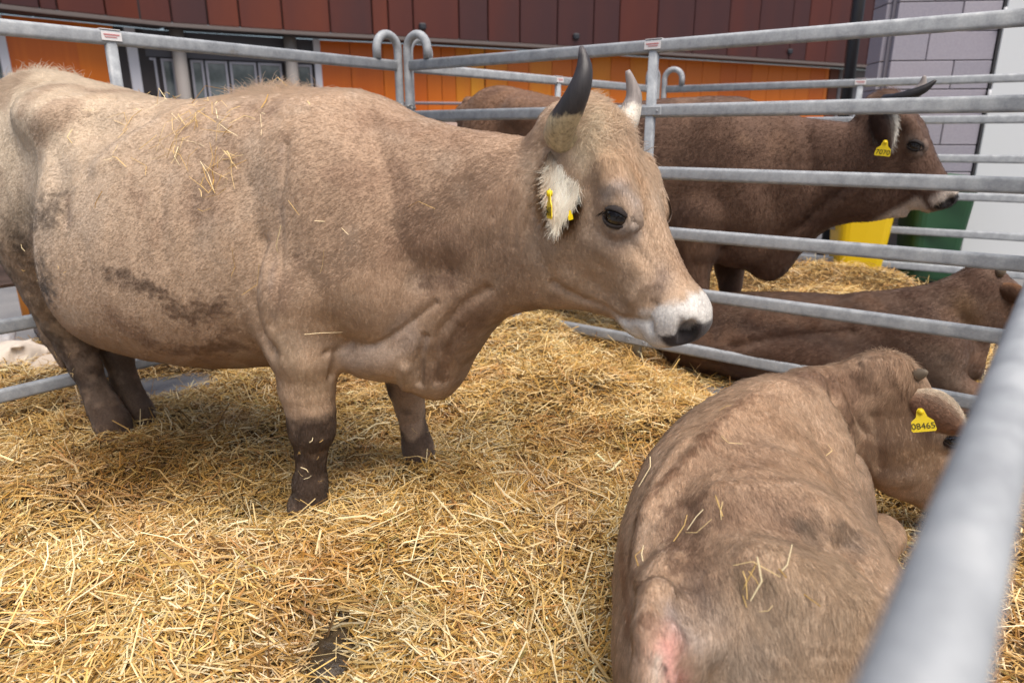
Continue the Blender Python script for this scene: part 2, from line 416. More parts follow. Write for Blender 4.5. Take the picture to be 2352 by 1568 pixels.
# --- long hall with dark red metal cladding over orange boards
HALL = np.array([(-14, 5.2), (-8.38, 12.26), (-7.49, 13.15), (-6.61, 14.19), (-3.98, 15.54), (-1.71, 16.48), (3.63, 18.95), (10.95, 22.62), (15.5, 24.9)], float)
_hp = spline(HALL, 400); _hs = np.concatenate([[0], np.cumsum(np.linalg.norm(np.diff(_hp, axis=0), axis=1))])
def hall(s, back=0.0):
    p = np.array([np.interp(s, _hs, _hp[:, 0]), np.interp(s, _hs, _hp[:, 1])]); q = np.array([np.interp(s + .05, _hs, _hp[:, 0]), np.interp(s + .05, _hs, _hp[:, 1])])
    t = (q - p) / np.linalg.norm(q - p); n = np.array((-t[1], t[0])); return p + n * back, math.atan2(t[1], t[0])
def hall_s(px, z=3.2):
    r = _hp; d = r[:, 1] * cP - (z - CAM_Z) * sP; return float(np.interp(px, 1176 + 1568 * r[:, 0] / d, _hs))
EAVE = 3.30
hallo = empty('hall_building', (0, 19, 0)); tag(hallo, 'long hall with dark red metal cladding above bright orange boards', 'building')
def hall_box(name, s0, s1, z0, z1, back, thick, m, parent=hallo, bev=.004, out=0.0):
    p, a = hall((s0 + s1) / 2, back); p0, _ = hall(s0, back); p1, _ = hall(s1, back); L = np.linalg.norm(p1 - p0)
    a = math.atan2(p1[1] - p0[1], p1[0] - p0[0]); c = (p0 + p1) / 2
    return box(name, (c[0] - hallo.location.x, c[1] - hallo.location.y, (z0 + z1) / 2), (L, thick, z1 - z0), m, parent, a, bev)
def clad(name, col, col2):
    def nn(t, b):
        c = nd(t, 'ShaderNodeTexCoord'); s = nd(t, 'ShaderNodeSeparateXYZ'); t.links.new(c.outputs['Object'], s.inputs[0])
        mp = nd(t, 'ShaderNodeMapping'); mp.inputs['Scale'].default_value = (1.2, 1.2, .5); t.links.new(c.outputs['Object'], mp.inputs[0])
        f = noise(t, 1.0, 3, .5, mp.outputs[0]); t.links.new(ramp(t, f, [(.35, col), (.65, col2)]), b.inputs['Base Color'])
    return mat(name, None, .42, .25, nn)
CL = [clad('clad_plum', srgb(66, 38, 38), srgb(74, 40, 37)), clad('clad_wine', srgb(82, 39, 32), srgb(90, 42, 31)), clad('clad_rust', srgb(104, 48, 29), srgb(90, 42, 31)), clad('clad_brown', srgb(74, 43, 37), srgb(82, 44, 36)), clad('clad_dusk', srgb(70, 39, 37), srgb(84, 40, 32))]
rr = np.random.default_rng(11)
s = hall_s(-260); s_end = hall_s(2050)
while s < s_end:
    w = float(rr.choice([.32, .5, .62, .7, .85, .95])); pxm = np.interp(s, [hall_s(0), hall_s(900), hall_s(1990)], [0, .5, 1])
    w *= .8 + .6 * pxm
    k = int(rr.choice([0, 1, 2, 3, 4], p=[.2, .3, .18, .12, .2] if pxm < .5 else [.4, .27, .03, .1, .2]))
    hall_box('cladding_panel', s, s + w - .025, EAVE, 8.0, .0, .06, CL[k], bev=.012); s += w
tr = mat('trim_grey', srgb(100, 90, 86), .6); dk = mat('soffit_dark', srgb(52, 46, 46), .7); seam = mat('seam_dark', srgb(34, 24, 24), .6)
for a, b in zip(np.linspace(hall_s(-260), hall_s(2050), 25)[:-1], np.linspace(hall_s(-260), hall_s(2050), 25)[1:]):
    hall_box('backing', a, b, EAVE + .02, 8.0, .08, .08, seam, bev=0)
    hall_box('eave_trim', a, b, EAVE - .075, EAVE - .006, -.03, .05, tr)
    hall_box('soffit', a, b, EAVE - .05, EAVE - .012, .355, .71, dk, bev=0)
    hall_box('wall_core', a, b, 0, EAVE - .06, .80, .12, dk, bev=0)
def orange(name, c1, c2):
    def nn(t, b):
        c = nd(t, 'ShaderNodeTexCoord'); mp = nd(t, 'ShaderNodeMapping'); mp.inputs['Scale'].default_value = (9, 9, .6); t.links.new(c.outputs['Object'], mp.inputs[0])
        t.links.new(ramp(t, noise(t, 1, 4, .6, mp.outputs[0]), [(.3, c1), (.7, c2)]), b.inputs['Base Color'])
    return mat(name, None, .38, 0, nn)
OR = [orange('orange_deep', srgb(196, 92, 6), srgb(206, 102, 10)), orange('orange_mid', srgb(208, 106, 8), srgb(214, 112, 14)), orange('orange_gold', srgb(222, 138, 16), srgb(212, 116, 12)), orange('orange_reflection', srgb(232, 160, 30), srgb(220, 130, 16))]
def boards(px0, px1, w, pick):
    s = hall_s(px0); e = hall_s(px1)
    while s < e - .05:
        ww = min(w * rr.uniform(.93, 1.07), e - s); hall_box('wall_board', s, s + ww - .012, 0.05, EAVE - .07, .70, .04, OR[pick(s)]); s += ww
boards(32, 318, 1.0, lambda s: int(rr.choice([0, 0, 1])))
boards(742, 1000, .7, lambda s: int(rr.choice([0, 1]))); boards(1000, 1140, .38, lambda s: int(rr.choice([1, 3, 2]))); boards(1140, 1950, .62, lambda s: int(rr.choice([1, 1, 2, 0])))  # yellower boards in the middle run: wall reflections painted as board colour
hall_box('wall_board', hall_s(1952), hall_s(1972), .05, EAVE - .07, .70, .05, mat('rust_board', srgb(96, 44, 20), .5)); hall_box('corner_strip', hall_s(1973), hall_s(2040), .05, EAVE - .07, .68, .05, mat('strip_grey', srgb(110, 106, 108), .6))
fr_m = mat('frame_grey', srgb(168, 166, 174), .5); fr_w = mat('frame_white', srgb(205, 203, 208), .5); gl = mat('dark_glass', srgb(38, 46, 50), .08, 0, None, .6)
def pane_tones(t, b):
    c = nd(t, 'ShaderNodeTexCoord'); t.links.new(ramp(t, noise(t, 1.6, 3, .5, c.outputs['Object']), [(.35, srgb(70, 80, 84)), (.52, srgb(122, 130, 132)), (.6, srgb(66, 68, 70))]), b.inputs['Base Color'])  # mottled greys: grey reflections and the room behind, painted into the pane colour
gl = mat('dark_glass', None, .1, 0, pane_tones, .6)
gl = bpy.data.materials['dark_glass']; gl.node_tree.nodes.clear(); 
MATS.pop('dark_glass'); bpy.data.materials.remove(gl); gl = mat('window_glass', None, .1, 0, pane_tones, .6)
def window(px0, px1, z0, z1):
    s0, s1 = hall_s(px0), hall_s(px1); w = hall_box('window', s0, s1, z0, z1, .735, .02, gl, bev=0)
    L = s1 - s0; f = .045
    for nm, c, sz in (('frame', (-L/2 + f/2, -.03, 0), (f, .05, z1 - z0)), ('frame', (L/2 - f/2, -.03, 0), (f, .05, z1 - z0)), ('frame', (0, -.03, (z1 - z0)/2 - f/2), (L - 2*f - .004, .048, f)), ('frame', (0, -.03, -(z1 - z0)/2 + f/2), (L - 2*f - .004, .048, f))):
        box(nm, c, sz, fr_m, w, 0, .004)
window(-60, 30, .5, 2.55); hall_box('mullion', hall_s(8), hall_s(30), .1, EAVE - .08, .66, .08, fr_w)
for a, b in ((336, 368), (371, 404), (436, 467), (470, 523), (527, 591), (595, 652), (684, 724)): window(a, b, .3, 2.72)
hall_box('window_panel', hall_s(326), hall_s(734), 2.74, EAVE - .07, .735, .03, mat('panel_slate', srgb(74, 72, 78), .5), bev=0)
for px in (322, 738): hall_box('mullion', hall_s(px) - .07, hall_s(px) + .07, .05, EAVE - .065, .66, .09, fr_w)
col_m = mat('column_concrete', srgb(150, 143, 138), .7)
for px in (411, 672):
    p, _ = hall(hall_s(px), .45); V, F = tube_mesh([(p[0] - hallo.location.x, p[1] - hallo.location.y, z) for z in (0, 1.5, EAVE - .06)], [.13] * 3, 20, up=(1, 0, 0)); poly_mesh('column', V, F, col_m, hallo, True)
lamp_m = mat('lamp_black', srgb(40, 42, 48), .5)
for px in (970, 1320, 1808):
    p, a = hall(hall_s(px), -.05); w = box('spotlight', (p[0] - hallo.location.x, p[1] - hallo.location.y, EAVE + .22), (.16, .12, .14), lamp_m, hallo, a, .03)
# handrail and pale boards standing before the orange wall
rail_t = empty('handrail', (-1.2, 14.6, 0)); tag(rail_t, 'thin grey handrail before the orange wall behind the fence corner', 'handrail')
hr_m = mat('handrail_grey', srgb(112, 100, 104), .5, .4)
V, F = tube_mesh([(-2.6, -.5, 1.86), (0, 0, 1.86), (4.2, 1.4, 1.86)], [.03] * 3, 10); poly_mesh('rail', V, F, hr_m, rail_t, True)
for x in (-1.5, .6, 2.6): V, F = tube_mesh([(x, x * .3, 0), (x, x * .3, .9), (x, x * .3, 1.85)], [.025] * 3, 10, up=(1, 0, 0)); poly_mesh('post', V, F, hr_m, rail_t, True)
pb = box('pale_board', (-1.25, 15.0, .85), (2.4, .08, 1.7), mat('pale_pink', srgb(206, 176, 160), .7), None, .25, .01); tag(pb, 'pale pinkish board behind the thin handrail and fence corner', 'board')

# --- grey block wall with a white door on the right
wall = empty('block_wall', (3.28, 6.45, 0), math.atan2(-.22, 2.2)); tag(wall, 'mauve grey block wall with a white metal door', 'wall')
def blk(name, c1, c2):
    def nn(t, b):
        c = nd(t, 'ShaderNodeTexCoord'); f = noise(t, 60, 4, .7, c.outputs['Object'])
        t.links.new(ramp(t, f, [(.3, c1), (.7, c2)]), b.inputs['Base Color']); bump(t, b, noise(t, 220, 2, .6, c.outputs['Object']), .35, .004)
    return mat(name, None, .8, 0, nn)
BM = [blk('block_a', srgb(148, 142, 152), srgb(160, 154, 163)), blk('block_b', srgb(142, 137, 148), srgb(155, 150, 159)), blk('block_c', srgb(152, 147, 156), srgb(164, 158, 166))]
mort = mat('mortar', srgb(128, 123, 131), .9)
box('mortar_core', (1.3, .2, 2.0), (2.58, .34, 4.0), mort, wall)
CH, BL = .235, .53
bmesh_cache = {}
def block(x0, x1, z, front=True):
    L = round(x1 - x0 - .007, 3); k = (L, int(rr.integers(3)))
    if k not in bmesh_cache: bmesh_cache[k] = box_mesh('block', k[0], .06, CH - .007, .005, BM[k[1]])
    o = bpy.data.objects.new('block', bmesh_cache[k]); link(o, wall)
    if front: o.location = ((x0 + x1) / 2, .015 + rr.uniform(-.002, .002), z + CH / 2)
    else: o.location = (.0 + rr.uniform(-.002, .002) , .03 + (x0 + x1) / 2, z + CH / 2); o.rotation_euler = (0, 0, math.pi / 2)
for r in range(17):
    z = r * CH; x = .035; first = BL if r % 2 else BL * .55
    while x < .88:
        w = min(first, .88 - x) if first else min(BL, .88 - x)
        if .88 - (x + w) < .08: w = .88 - x
        block(x, x + w, z); x += w; first = None
    block(.03, .33, z, False)
door_m = mat('door_white', srgb(205, 207, 208), .45)
dr = box('door', (1.62, -.02, 1.6), (1.44, .05, 3.16), door_m, wall, 0, .006)
for z in (-.9, -.1, .55): 
    V, F = tube_mesh([(-.735, -.03, z), (-.735, -.03, z + .07), (-.735, -.03, z + .14)], [.014] * 3, 10, up=(1, 0, 0)); poly_mesh('hinge', V, F, mat('hinge_white', srgb(190, 190, 192), .5), dr, True)
box('door_frame', (.89, -.005, 1.6), (.016, .05, 3.2), mat('door_gap', srgb(60, 58, 60), .7), wall)
pipe = poly_mesh('downpipe', *tube_mesh([(3.60, 7.8, z) for z in (0, 2, 5)], [.06] * 3, 14, up=(1, 0, 0)), mat('pipe_black', srgb(38, 36, 38), .5), None, True); tag(pipe, 'black downpipe beside the block wall', 'downpipe')

# --- wheelie bins
def bin_thing(at, rz, col, dark, label):
    b = empty('wheelie_bin', at, rz); tag(b, label, 'bin', 'wheelie bins by the block wall')
    m = mat('bin_' + label[:6], col, .45); lm = mat('binlid_' + label[:6], dark, .45); bk = mat('wheel_black', srgb(24, 24, 26), .7)
    V = []; 
    for z, sx, sy in ((.05, .17, .19), (.08, .185, .20), (.80, .235, .255), (.83, .255, .275), (.87, .255, .275)):
        for k in range(24):
            a = 2 * math.pi * k / 24; ca, sa = math.cos(a), math.sin(a); V.append((sx * math.copysign(abs(ca) ** .35, ca), sy * math.copysign(abs(sa) ** .35, sa), z))
    F = [(i * 24 + k, i * 24 + (k + 1) % 24, (i + 1) * 24 + (k + 1) % 24, (i + 1) * 24 + k) for i in range(4) for k in range(24)] + [tuple(range(24))[::-1], tuple(range(96, 120))]
    poly_mesh('body', V, F, m, b)
    for y in (-.12, .0, .12): box('rib', (0, -.215 if False else -.0, 0), (.001, .001, .001), m, None) if False else None
    box('lid', (0, -.01, .895), (.53, .58, .045), lm, b, 0, .018); box('lid_ridge', (0, -.01, .925), (.36, .42, .03), lm, b, 0, .012)
    V, F = tube_mesh([(-.2, .29, .86), (-.2, .34, .88), (.2, .34, .88), (.2, .29, .86)], [.014] * 4, 10); poly_mesh('handle', V, F, m, b, True)
    for sx in (-1, 1):
        V, F = tube_mesh([(sx * .21, .22, .10), (sx * .24, .22, .10), (sx * .27, .22, .10)], [.098, .1, .098], 24); w = poly_mesh('wheel', V, F, bk, b)
        V, F = tube_mesh([(sx * .268, .22, .10), (sx * .275, .22, .10), (sx * .28, .22, .10)], [.05, .05, .03], 16); poly_mesh('hub', V, F, mat('hub_grey', srgb(70, 70, 72), .6), w)
    return b
bin_thing((3.10, 6.12, 0), -.2, srgb(226, 190, 18), srgb(226, 190, 18), 'yellow wheelie bin behind the dark brown cow')
bin_thing((3.66, 6.0, 0), -.15, srgb(42, 84, 54), srgb(50, 94, 60), 'green wheelie bin beside the white door')

# --- galvanised cattle panels
def galv(t, b):
    c = nd(t, 'ShaderNodeTexCoord'); f = noise(t, 18, 5, .65, c.outputs['Object']); g = noise(t, 130, 3, .6, c.outputs['Object']); h = noise(t, 5, 4, .7, c.outputs['Object'], .4)
    a = ramp(t, f, [(.3, srgb(138, 141, 145)), (.55, srgb(162, 165, 168)), (.75, srgb(180, 182, 183))])
    a = mixc(t, .35, a, ramp(t, g, [(.3, (.7,) * 3), (.7, (1.12,) * 3)]), 'MULTIPLY')
    a = mixc(t, ramp(t, h, [(.66, (0, 0, 0)), (.76, (.55, .55, .55))]), a, srgb(120, 108, 88))
    t.links.new(a, b.inputs['Base Color']); t.links.new(ramp(t, f, [(.3, (.75,) * 3), (.7, (.6,) * 3)]), b.inputs['Roughness']); bump(t, b, g, .08, .002)
steel = mat('galvanised_steel', None, .6, .12, galv)
RAILS = [1.68, 1.38, 1.08, .78, .48, .18]
def rail_profile(w, h, r, n=5):
    P = []
    for cx, cz, a0 in ((w/2 - r, h/2 - r, 0), (-w/2 + r, h/2 - r, 90), (-w/2 + r, -h/2 + r, 180), (w/2 - r, -h/2 + r, 270)):
        for k in range(n + 1): a = math.radians(a0 + 90 * k / n); P.append((cx + r * math.cos(a), cz + r * math.sin(a)))
    return P
def bar(name, L, prof, parent, x0, z, vertical=False, y=0.0):
    n = len(prof); V = []
    for x in (0, L / 2, L):
        for a, b in prof: V.append((a, b, x) if vertical else (x, a, b))
    F = [(i * n + k, i * n + (k + 1) % n, (i + 1) * n + (k + 1) % n, (i + 1) * n + k) for i in range(2) for k in range(n)]
    if not vertical: F = [f[::-1] for f in F]
    F += [tuple(range(n)) if not vertical else tuple(range(n))[::-1], tuple(range(2 * n, 3 * n))[::-1] if not vertical else tuple(range(2 * n, 3 * n))]
    o = poly_mesh(name, V, F, steel, parent, True)
    for p in o.data.polygons[-2:]: p.use_smooth = False
    o.location = (x0, y, z); return o
PR, PP = rail_profile(.036, .064, .0165), rail_profile(.050, .034, .012)
sticker_w = mat('sticker_white', srgb(226, 222, 220), .5); sticker_r = mat('sticker_red', srgb(196, 128, 128), .5)
def jpost(parent, x, inward):
    C = [(x, 0, .0), (x, 0, .8), (x, 0, 1.74)]
    for a in range(0, 181, 15): ra = math.radians(a); C.append((x + inward * (.085 - .085 * math.cos(ra)), 0, 1.77 + .085 * math.sin(ra)))
    C.append((x + inward * .17, 0, 1.712)); C = np.array(C)
    V, F = tube_mesh(C, [.026] * len(C), 14, up=(0, 1, 0)); return poly_mesh('post', V, F, steel, parent, True)
def panel(A, B, label, mids=(.5,), sticker=True, ends=(True, True), low=0.0):
    A = np.array(A); B = np.array(B); L = float(np.linalg.norm(B - A)); p = empty('fence_panel', (*A, 0), math.atan2(*(B - A)[::-1]))
    tag(p, label, 'fence', 'galvanised cattle fence panels')
    first = None
    for z in RAILS:
        if first is None: first = bar('rail', L - .05, PR, p, .025, z)
        else:
            o = bpy.data.objects.new('rail', first.data); o.location = (.025, 0, z); link(o, p)
    if ends[0]: jpost(p, 0, 1)
    if ends[1]: jpost(p, L, -1)
    for f in mids:
        bar('middle_post', 1.66 - low, PP, p, L * f, low, True)
        for z in [z for z in RAILS[1:] if z > low]:
            o = box('bracket', (L * f, 0, z), (.13, .047, .045), steel, p, 0, .004)
            for sx in (-.045, .045): 
                for sy in (-1, 1): box('rivet', (sx, sy * .0245, 0), (.010, .006, .010), steel, o, 0, .002)
        if sticker:
            for sy in (-1, 1):
                st = box('sticker', (L * f, sy * .0225, RAILS[0] + .004), (.085, .003, .036), sticker_w, p)
                box('print', (0, sy * .002, .006), (.066, .002, .006), sticker_r, st); box('print', (.004, sy * .002, -.004), (.05, .002, .004), sticker_r, st)
            st = box('sticker', (L * f, 0, RAILS[0] + .0335), (.085, .03, .003), sticker_w, p); box('print', (0, 0, .002), (.066, .006, .002), sticker_r, st)
    return p
panel((-.715, 4.62), (-2.87, 1.985), 'galvanised fence panel behind the pale brown cow on the left', low=1.06)
panel((-.655, 4.61), (2.05, 2.63), 'galvanised fence panel between the two pens behind the cow head')
panel((-.66, 4.72), (1.40, 7.0), 'galvanised fence panel behind the dark brown cow rump')
panel((1.46, 6.98), (4.40, 5.26), 'farthest galvanised fence panel, before the wheelie bins')
panel((2.07, 2.58), (-.093, -.10), 'closest galvanised fence panel, its rail blurred at the right edge')
# chain that ties the two posts of the corner
ch = empty('chain', (-.685, 4.62, 1.44)); tag(ch, 'short steel chain tying the two fence posts at the corner', 'chain')
chm = mat('chain_steel', srgb(150, 150, 148), .4, .7)
for k in range(22):
    a = 2 * math.pi * k / 22; c = np.array((.062 * math.cos(a), .048 * math.sin(a), .008 * math.sin(5 * a) - .012 * math.cos(a))); tt = np.array((-.062 * math.sin(a), .048 * math.cos(a), 0)); tt /= np.linalg.norm(tt)
    side = np.array((0, 0, 1.)) if k % 2 else np.array((math.cos(a), math.sin(a), 0)); pts = [c + tt * .013 * math.cos(b) + side * .008 * math.sin(b) for b in np.linspace(0, 2 * math.pi, 11)]
    V, F = tube_mesh(pts, [.0028] * 11, 6, up=np.cross(tt, side), cap=False); poly_mesh('link', V, F, chm, ch, True)
# --- things beyond the left panel
LD = np.array((-2.87 + .715, 1.985 - 4.62)); LD /= np.linalg.norm(LD); la = math.atan2(LD[1], LD[0])
def wood(t, b):
    c = nd(t, 'ShaderNodeTexCoord'); mp = nd(t, 'ShaderNodeMapping'); mp.inputs['Scale'].default_value = (2, 14, 22); t.links.new(c.outputs['Object'], mp.inputs[0])
    t.links.new(ramp(t, noise(t, 1, 5, .6, mp.outputs[0], .6), [(.3, srgb(62, 52, 50)), (.7, srgb(112, 94, 88))]), b.inputs['Base Color'])
bm_ = box('timber_beam', (-2.75, 3.72, .58), (3.0, .12, .22), mat('weathered_wood', None, .8, 0, wood), None, la, .02); tag(bm_, 'weathered dark timber beam behind the left fence panel', 'beam')
for dx in (-1.2, 1.2): box('post', (dx, 0, -.355), (.1, .08, .45), mat('weathered_wood'), bm_)
op = poly_mesh('orange_post', *tube_mesh([(-3.35, 4.6, z) for z in (0, .4, .8)], [.05] * 3, 14, up=(1, 0, 0)), mat('post_orange', srgb(212, 130, 40), .5), None, True); tag(op, 'orange post behind the timber beam at the left edge', 'post')
cr = empty('wire_crate', (-2.72, 4.32, 0), .7); tag(cr, 'grey wire mesh crate behind the hind legs of the pale cow', 'crate')
wm = mat('wire_grey', srgb(74, 64, 60), .6, .2); box('floor_plate', (0, 0, .05), (.66, .46, .03), mat('crate_dark', srgb(60, 52, 50), .8), cr)
for i in range(9): box('wire', (0, -.22, .09 + i * .032), (.66, .006, .006), wm, cr); box('wire', (0, .22, .09 + i * .032), (.66, .006, .006), wm, cr)
for i in range(16): box('wire', (-.33 + i * .044, -.226, .215), (.006, .006, .29), wm, cr); box('wire', (-.33 + i * .044, .226, .215), (.006, .006, .29), wm, cr)
def stone(at, r, col, label, seed):
    def f(P):
        return ellip(P, (0, 0, r[2] * .7), r) + (fbm(P + seed, 12, 3) - .5) * r[0] * .9
    V, Q = surface(f, (-r[0] * 1.6, -r[1] * 1.6, -r[2] * .7), (r[0] * 1.6, r[1] * 1.6, r[2] * 2.2), r[0] / 9)
    o = mesh_np('rough_stone', V, Q, mat('stone_%d' % seed, col, .8)); o.location = at; tag(o, label, 'stone', 'rough pieces on the straw beyond the left panel'); return o
stone((-2.78, 3.62, .02), (.17, .12, .09), srgb(214, 200, 184), 'large cream rough stone beyond the left fence panel', 1)
stone((-2.52, 3.50, .02), (.10, .07, .06), srgb(206, 188, 168), 'cream rough stone closest to the hind leg of the pale cow', 2)
stone((-2.66, 3.88, .02), (.12, .10, .11), srgb(150, 108, 84), 'brown rough stone under the timber beam', 3)
stone((-2.98, 3.75, .05), (.13, .10, .12), srgb(226, 222, 220), 'white rough stone at the left edge under the timber beam', 4)
stone((-2.48, 3.36, .02), (.05, .035, .03), srgb(232, 230, 232), 'small white stone on straw behind the left fence panel', 5)
# ------------------------------------------------------------------ straw bedding
def inside(x, y, poly):
    r = np.zeros(len(x), bool); n = len(poly)
    for i in range(n):
        (x0, y0), (x1, y1) = poly[i], poly[(i + 1) % n]
        c = ((y0 > y) != (y1 > y)) & (x < (x1 - x0) * (y - y0) / (y1 - y0 + 1e-12) + x0); r ^= c
    return r
PEN1 = [(-.70, 4.75), (2.6, 2.75), (2.9, 1.6), (1.2, .2), (-.6, .3), (-3.4, 1.6), (-2.7, 2.85)]
PEN2 = [(-.70, 4.60), (1.40, 6.95), (3.35, 5.72), (3.45, 5.0), (2.75, 3.0), (2.1, 2.5)]
OUTL = [(-.9, 4.7), (-2.6, 2.6), (-3.6, 2.9), (-3.0, 4.2), (-1.6, 4.6)]
MOUNDS = [(.15, 3.95, .16, .42), (.35, 3.05, .15, .42), (.80, 2.65, .10, .24), (1.2, 3.24, -.09, .22), (1.55, 2.98, -.08, .25), (.85, 3.5, -.04, .2), (1.55, 6.3, .20, .42), (2.25, 5.75, .13, .4), (2.9, 5.6, .15, .34), (2.3, 4.7, .08, .5), (-1.15, 1.35, .06, .4), (-.05, 1.8, .07, .34), (-.30, 2.35, .05, .2), (-.75, 1.45, .03, .25),
          (1.35, 1.35, .05, .3), (1.9, 2.2, .08, .4), (-1.9, 2.1, .04, .3), (-.45, 1.30, -.05, .16), (-2.05, 3.2, -.09, .28), (-1.75, 3.35, -.07, .25), (-2.45, 3.2, .05, .25), (-1.2, 2.35, -.035, .5)]
def straw_h(x, y):
    P = np.stack([x, y, np.zeros_like(x)], 1)
    e = (fbm(P, 2.2, 3) - .5) * .35
    m = np.zeros(len(x))
    for poly in (PEN1, PEN2, OUTL):
        c = np.mean(poly, 0); big = [tuple(c + (np.array(q) - c) * 1.0) for q in poly]
        m = np.maximum(m, inside(x + e * .6, y + e, big) * 1.0)
    h = .02 + .10 * fbm(P, 1.7, 2) + .085 * (fbm(P, 5, 2) - .35) + .045 * (fbm(P + 5, 11, 2) - .4)
    for mx, my, hh, w in MOUNDS: h = h + hh * np.exp(-((x - mx) ** 2 + (y - my) ** 2) / (w * w))
    return np.where(m > 0, np.maximum(h - .02, -.03), -.04)
gx = np.arange(-3.8, 3.8, .03); gy = np.arange(.1, 7.2, .03); GX, GY = np.meshgrid(gx, gy, indexing='ij'); gz = straw_h(GX.ravel(), GY.ravel()).reshape(GX.shape)
for _ in range(2): gz[1:-1, 1:-1] = (gz[1:-1, 1:-1] * 2 + gz[:-2, 1:-1] + gz[2:, 1:-1] + gz[1:-1, :-2] + gz[1:-1, 2:]) / 6
def bed(x, y):
    i = np.clip((x - gx[0]) / .03, 0, len(gx) - 2); j = np.clip((y - gy[0]) / .03, 0, len(gy) - 2); a, b = i.astype(int), j.astype(int); u, v = i - a, j - b
    return gz[a, b] * (1-u) * (1-v) + gz[a+1, b] * u * (1-v) + gz[a, b+1] * (1-u) * v + gz[a+1, b+1] * u * v
def bed_nodes(t, b):
    c = nd(t, 'ShaderNodeTexCoord'); f = noise(t, 45, 6, .75, c.outputs['Object'], 1.5)
    t.links.new(ramp(t, f, [(.3, srgb(52, 36, 16)), (.5, srgb(98, 72, 34)), (.7, srgb(150, 118, 64))]), b.inputs['Base Color']); bump(t, b, f, .9, .02)
n0, n1 = GX.shape; idx = np.arange(n0 * n1).reshape(n0, n1)
qf = np.stack([idx[:-1, :-1], idx[1:, :-1], idx[1:, 1:], idx[:-1, 1:]], -1).reshape(-1, 4); keep = (gz.ravel()[qf] > -.035).any(1)
bedo = mesh_np('straw_bed', np.stack([GX.ravel(), GY.ravel(), gz.ravel() - .012], 1), qf[keep], mat('straw_litter', None, .9, 0, bed_nodes)); bedo['kind'] = 'structure'
PAL = np.array([srgb(212, 176, 108), srgb(198, 158, 86), srgb(226, 196, 138), srgb(180, 138, 68), srgb(238, 218, 172), srgb(152, 112, 54), srgb(200, 150, 90), srgb(164, 146, 84), srgb(116, 84, 42)], np.float32)
PW = np.array([.2, .17, .2, .12, .15, .07, .05, .02, .03]); PW /= PW.sum()
def straw_nodes(t, b):
    a = nd(t, 'ShaderNodeAttribute', attribute_name='coat'); t.links.new(a.outputs['Color'], b.inputs['Base Color'])
straw_mat = mat('straw', None, .5, 0, straw_nodes, .4)
def straw_mesh(name, P, yaw, pitch, L, Wd, C, seed=1, bend=.12):
    r = np.random.default_rng(seed); n = len(P)
    d = np.stack([np.cos(yaw) * np.cos(pitch), np.sin(yaw) * np.cos(pitch), np.sin(pitch)], 1); s = np.stack([-np.sin(yaw), np.cos(yaw), np.zeros(n)], 1); roll = r.uniform(-.7, .7, n)
    up = np.cross(d, s); s2 = s * np.cos(roll)[:, None] + up * np.sin(roll)[:, None]; u2 = np.cross(d, s2)
    kb = r.normal(0, bend, n) * L; ks = r.normal(0, bend, n) * L
    V = np.zeros((n, 9, 3), np.float32)
    for i, t in enumerate((-.5, r.uniform(-.2, .2, n), .5)):
        c = P + d * (L * t)[:, None] + (u2 * kb[:, None] + s2 * ks[:, None]) * (1 - np.abs(np.asarray(t) * 2) ** 2 * np.ones(n))[:, None]
        w = Wd * (1 if i < 2 else .8)
        V[:, i * 3] = c - s2 * (w / 2)[:, None]; V[:, i * 3 + 1] = c + u2 * (w * .35)[:, None]; V[:, i * 3 + 2] = c + s2 * (w / 2)[:, None]
    q = np.array([(0, 1, 4, 3), (1, 2, 5, 4), (3, 4, 7, 6), (4, 5, 8, 7)]); Fq = (np.arange(n)[:, None, None] * 9 + q[None]).reshape(-1, 4)
    o = mesh_np(name, V.reshape(-1, 3), Fq, straw_mat, None, False); col_attr(o, np.repeat(C, 9, 0)); return o
def scatter(n, seed):
    r = np.random.default_rng(seed); out = []; tot = 0
    while tot < n:
        x = r.uniform(-3.6, 3.5, 200000); y = r.uniform(.3, 7.0, 200000); z = bed(x, y)
        d = np.sqrt(x ** 2 + y ** 2 + 1.2); vis = np.where(np.abs(x / np.maximum(y, .2)) < .88, 1., .35)
        k = (z > -.02) & (r.random(200000) < vis * np.clip((1.7 / d) ** 1.5, 0, 1)); out.append(np.stack([x[k], y[k], z[k]], 1)); tot += k.sum()
    return np.concatenate(out)[:n], r
SN = 168000
P, r = scatter(SN, 21)
flow = (fbm(P * (1, 1, 0), 1.4, 2) - .5) * 14
yaw = flow + r.normal(0, .95, SN); lay = r.random(SN) ** 1.6
L = np.clip(np.exp(r.normal(math.log(.064), .55, SN)), .012, .20); pitch = r.normal(0, .20, SN) + (r.random(SN) < .06) * r.uniform(.2, .8, SN)
P[:, 2] += -.012 + lay * .032 + np.abs(np.sin(pitch)) * L * .35 * (np.abs(pitch) > .35)
Wd = np.clip(np.exp(r.normal(math.log(.0034), .38, SN)), .0012, .0068)
pi = r.choice(len(PAL), SN, p=PW); C = PAL[pi] * np.exp(r.normal(0, .13, (SN, 1)))
hue = fbm(P, 2.3, 2)[:, None]; C = C * (1 + (hue - .5) * np.array((.1, .25, .5))) 
wet = np.zeros(SN)
for wx, wy, ws in ((-.42, 1.42, .16), (.62, 1.05, .2), (-1.9, 2.05, .12), (-.85, 2.0, .12), (-.15, 2.55, .14)): wet = np.maximum(wet, np.exp(-((P[:, 0] - wx) ** 2 + (P[:, 1] - wy) ** 2) / ws ** 2))
C = C * (1 - .55 * wet[:, None] * (r.random((SN, 1)) < .7))
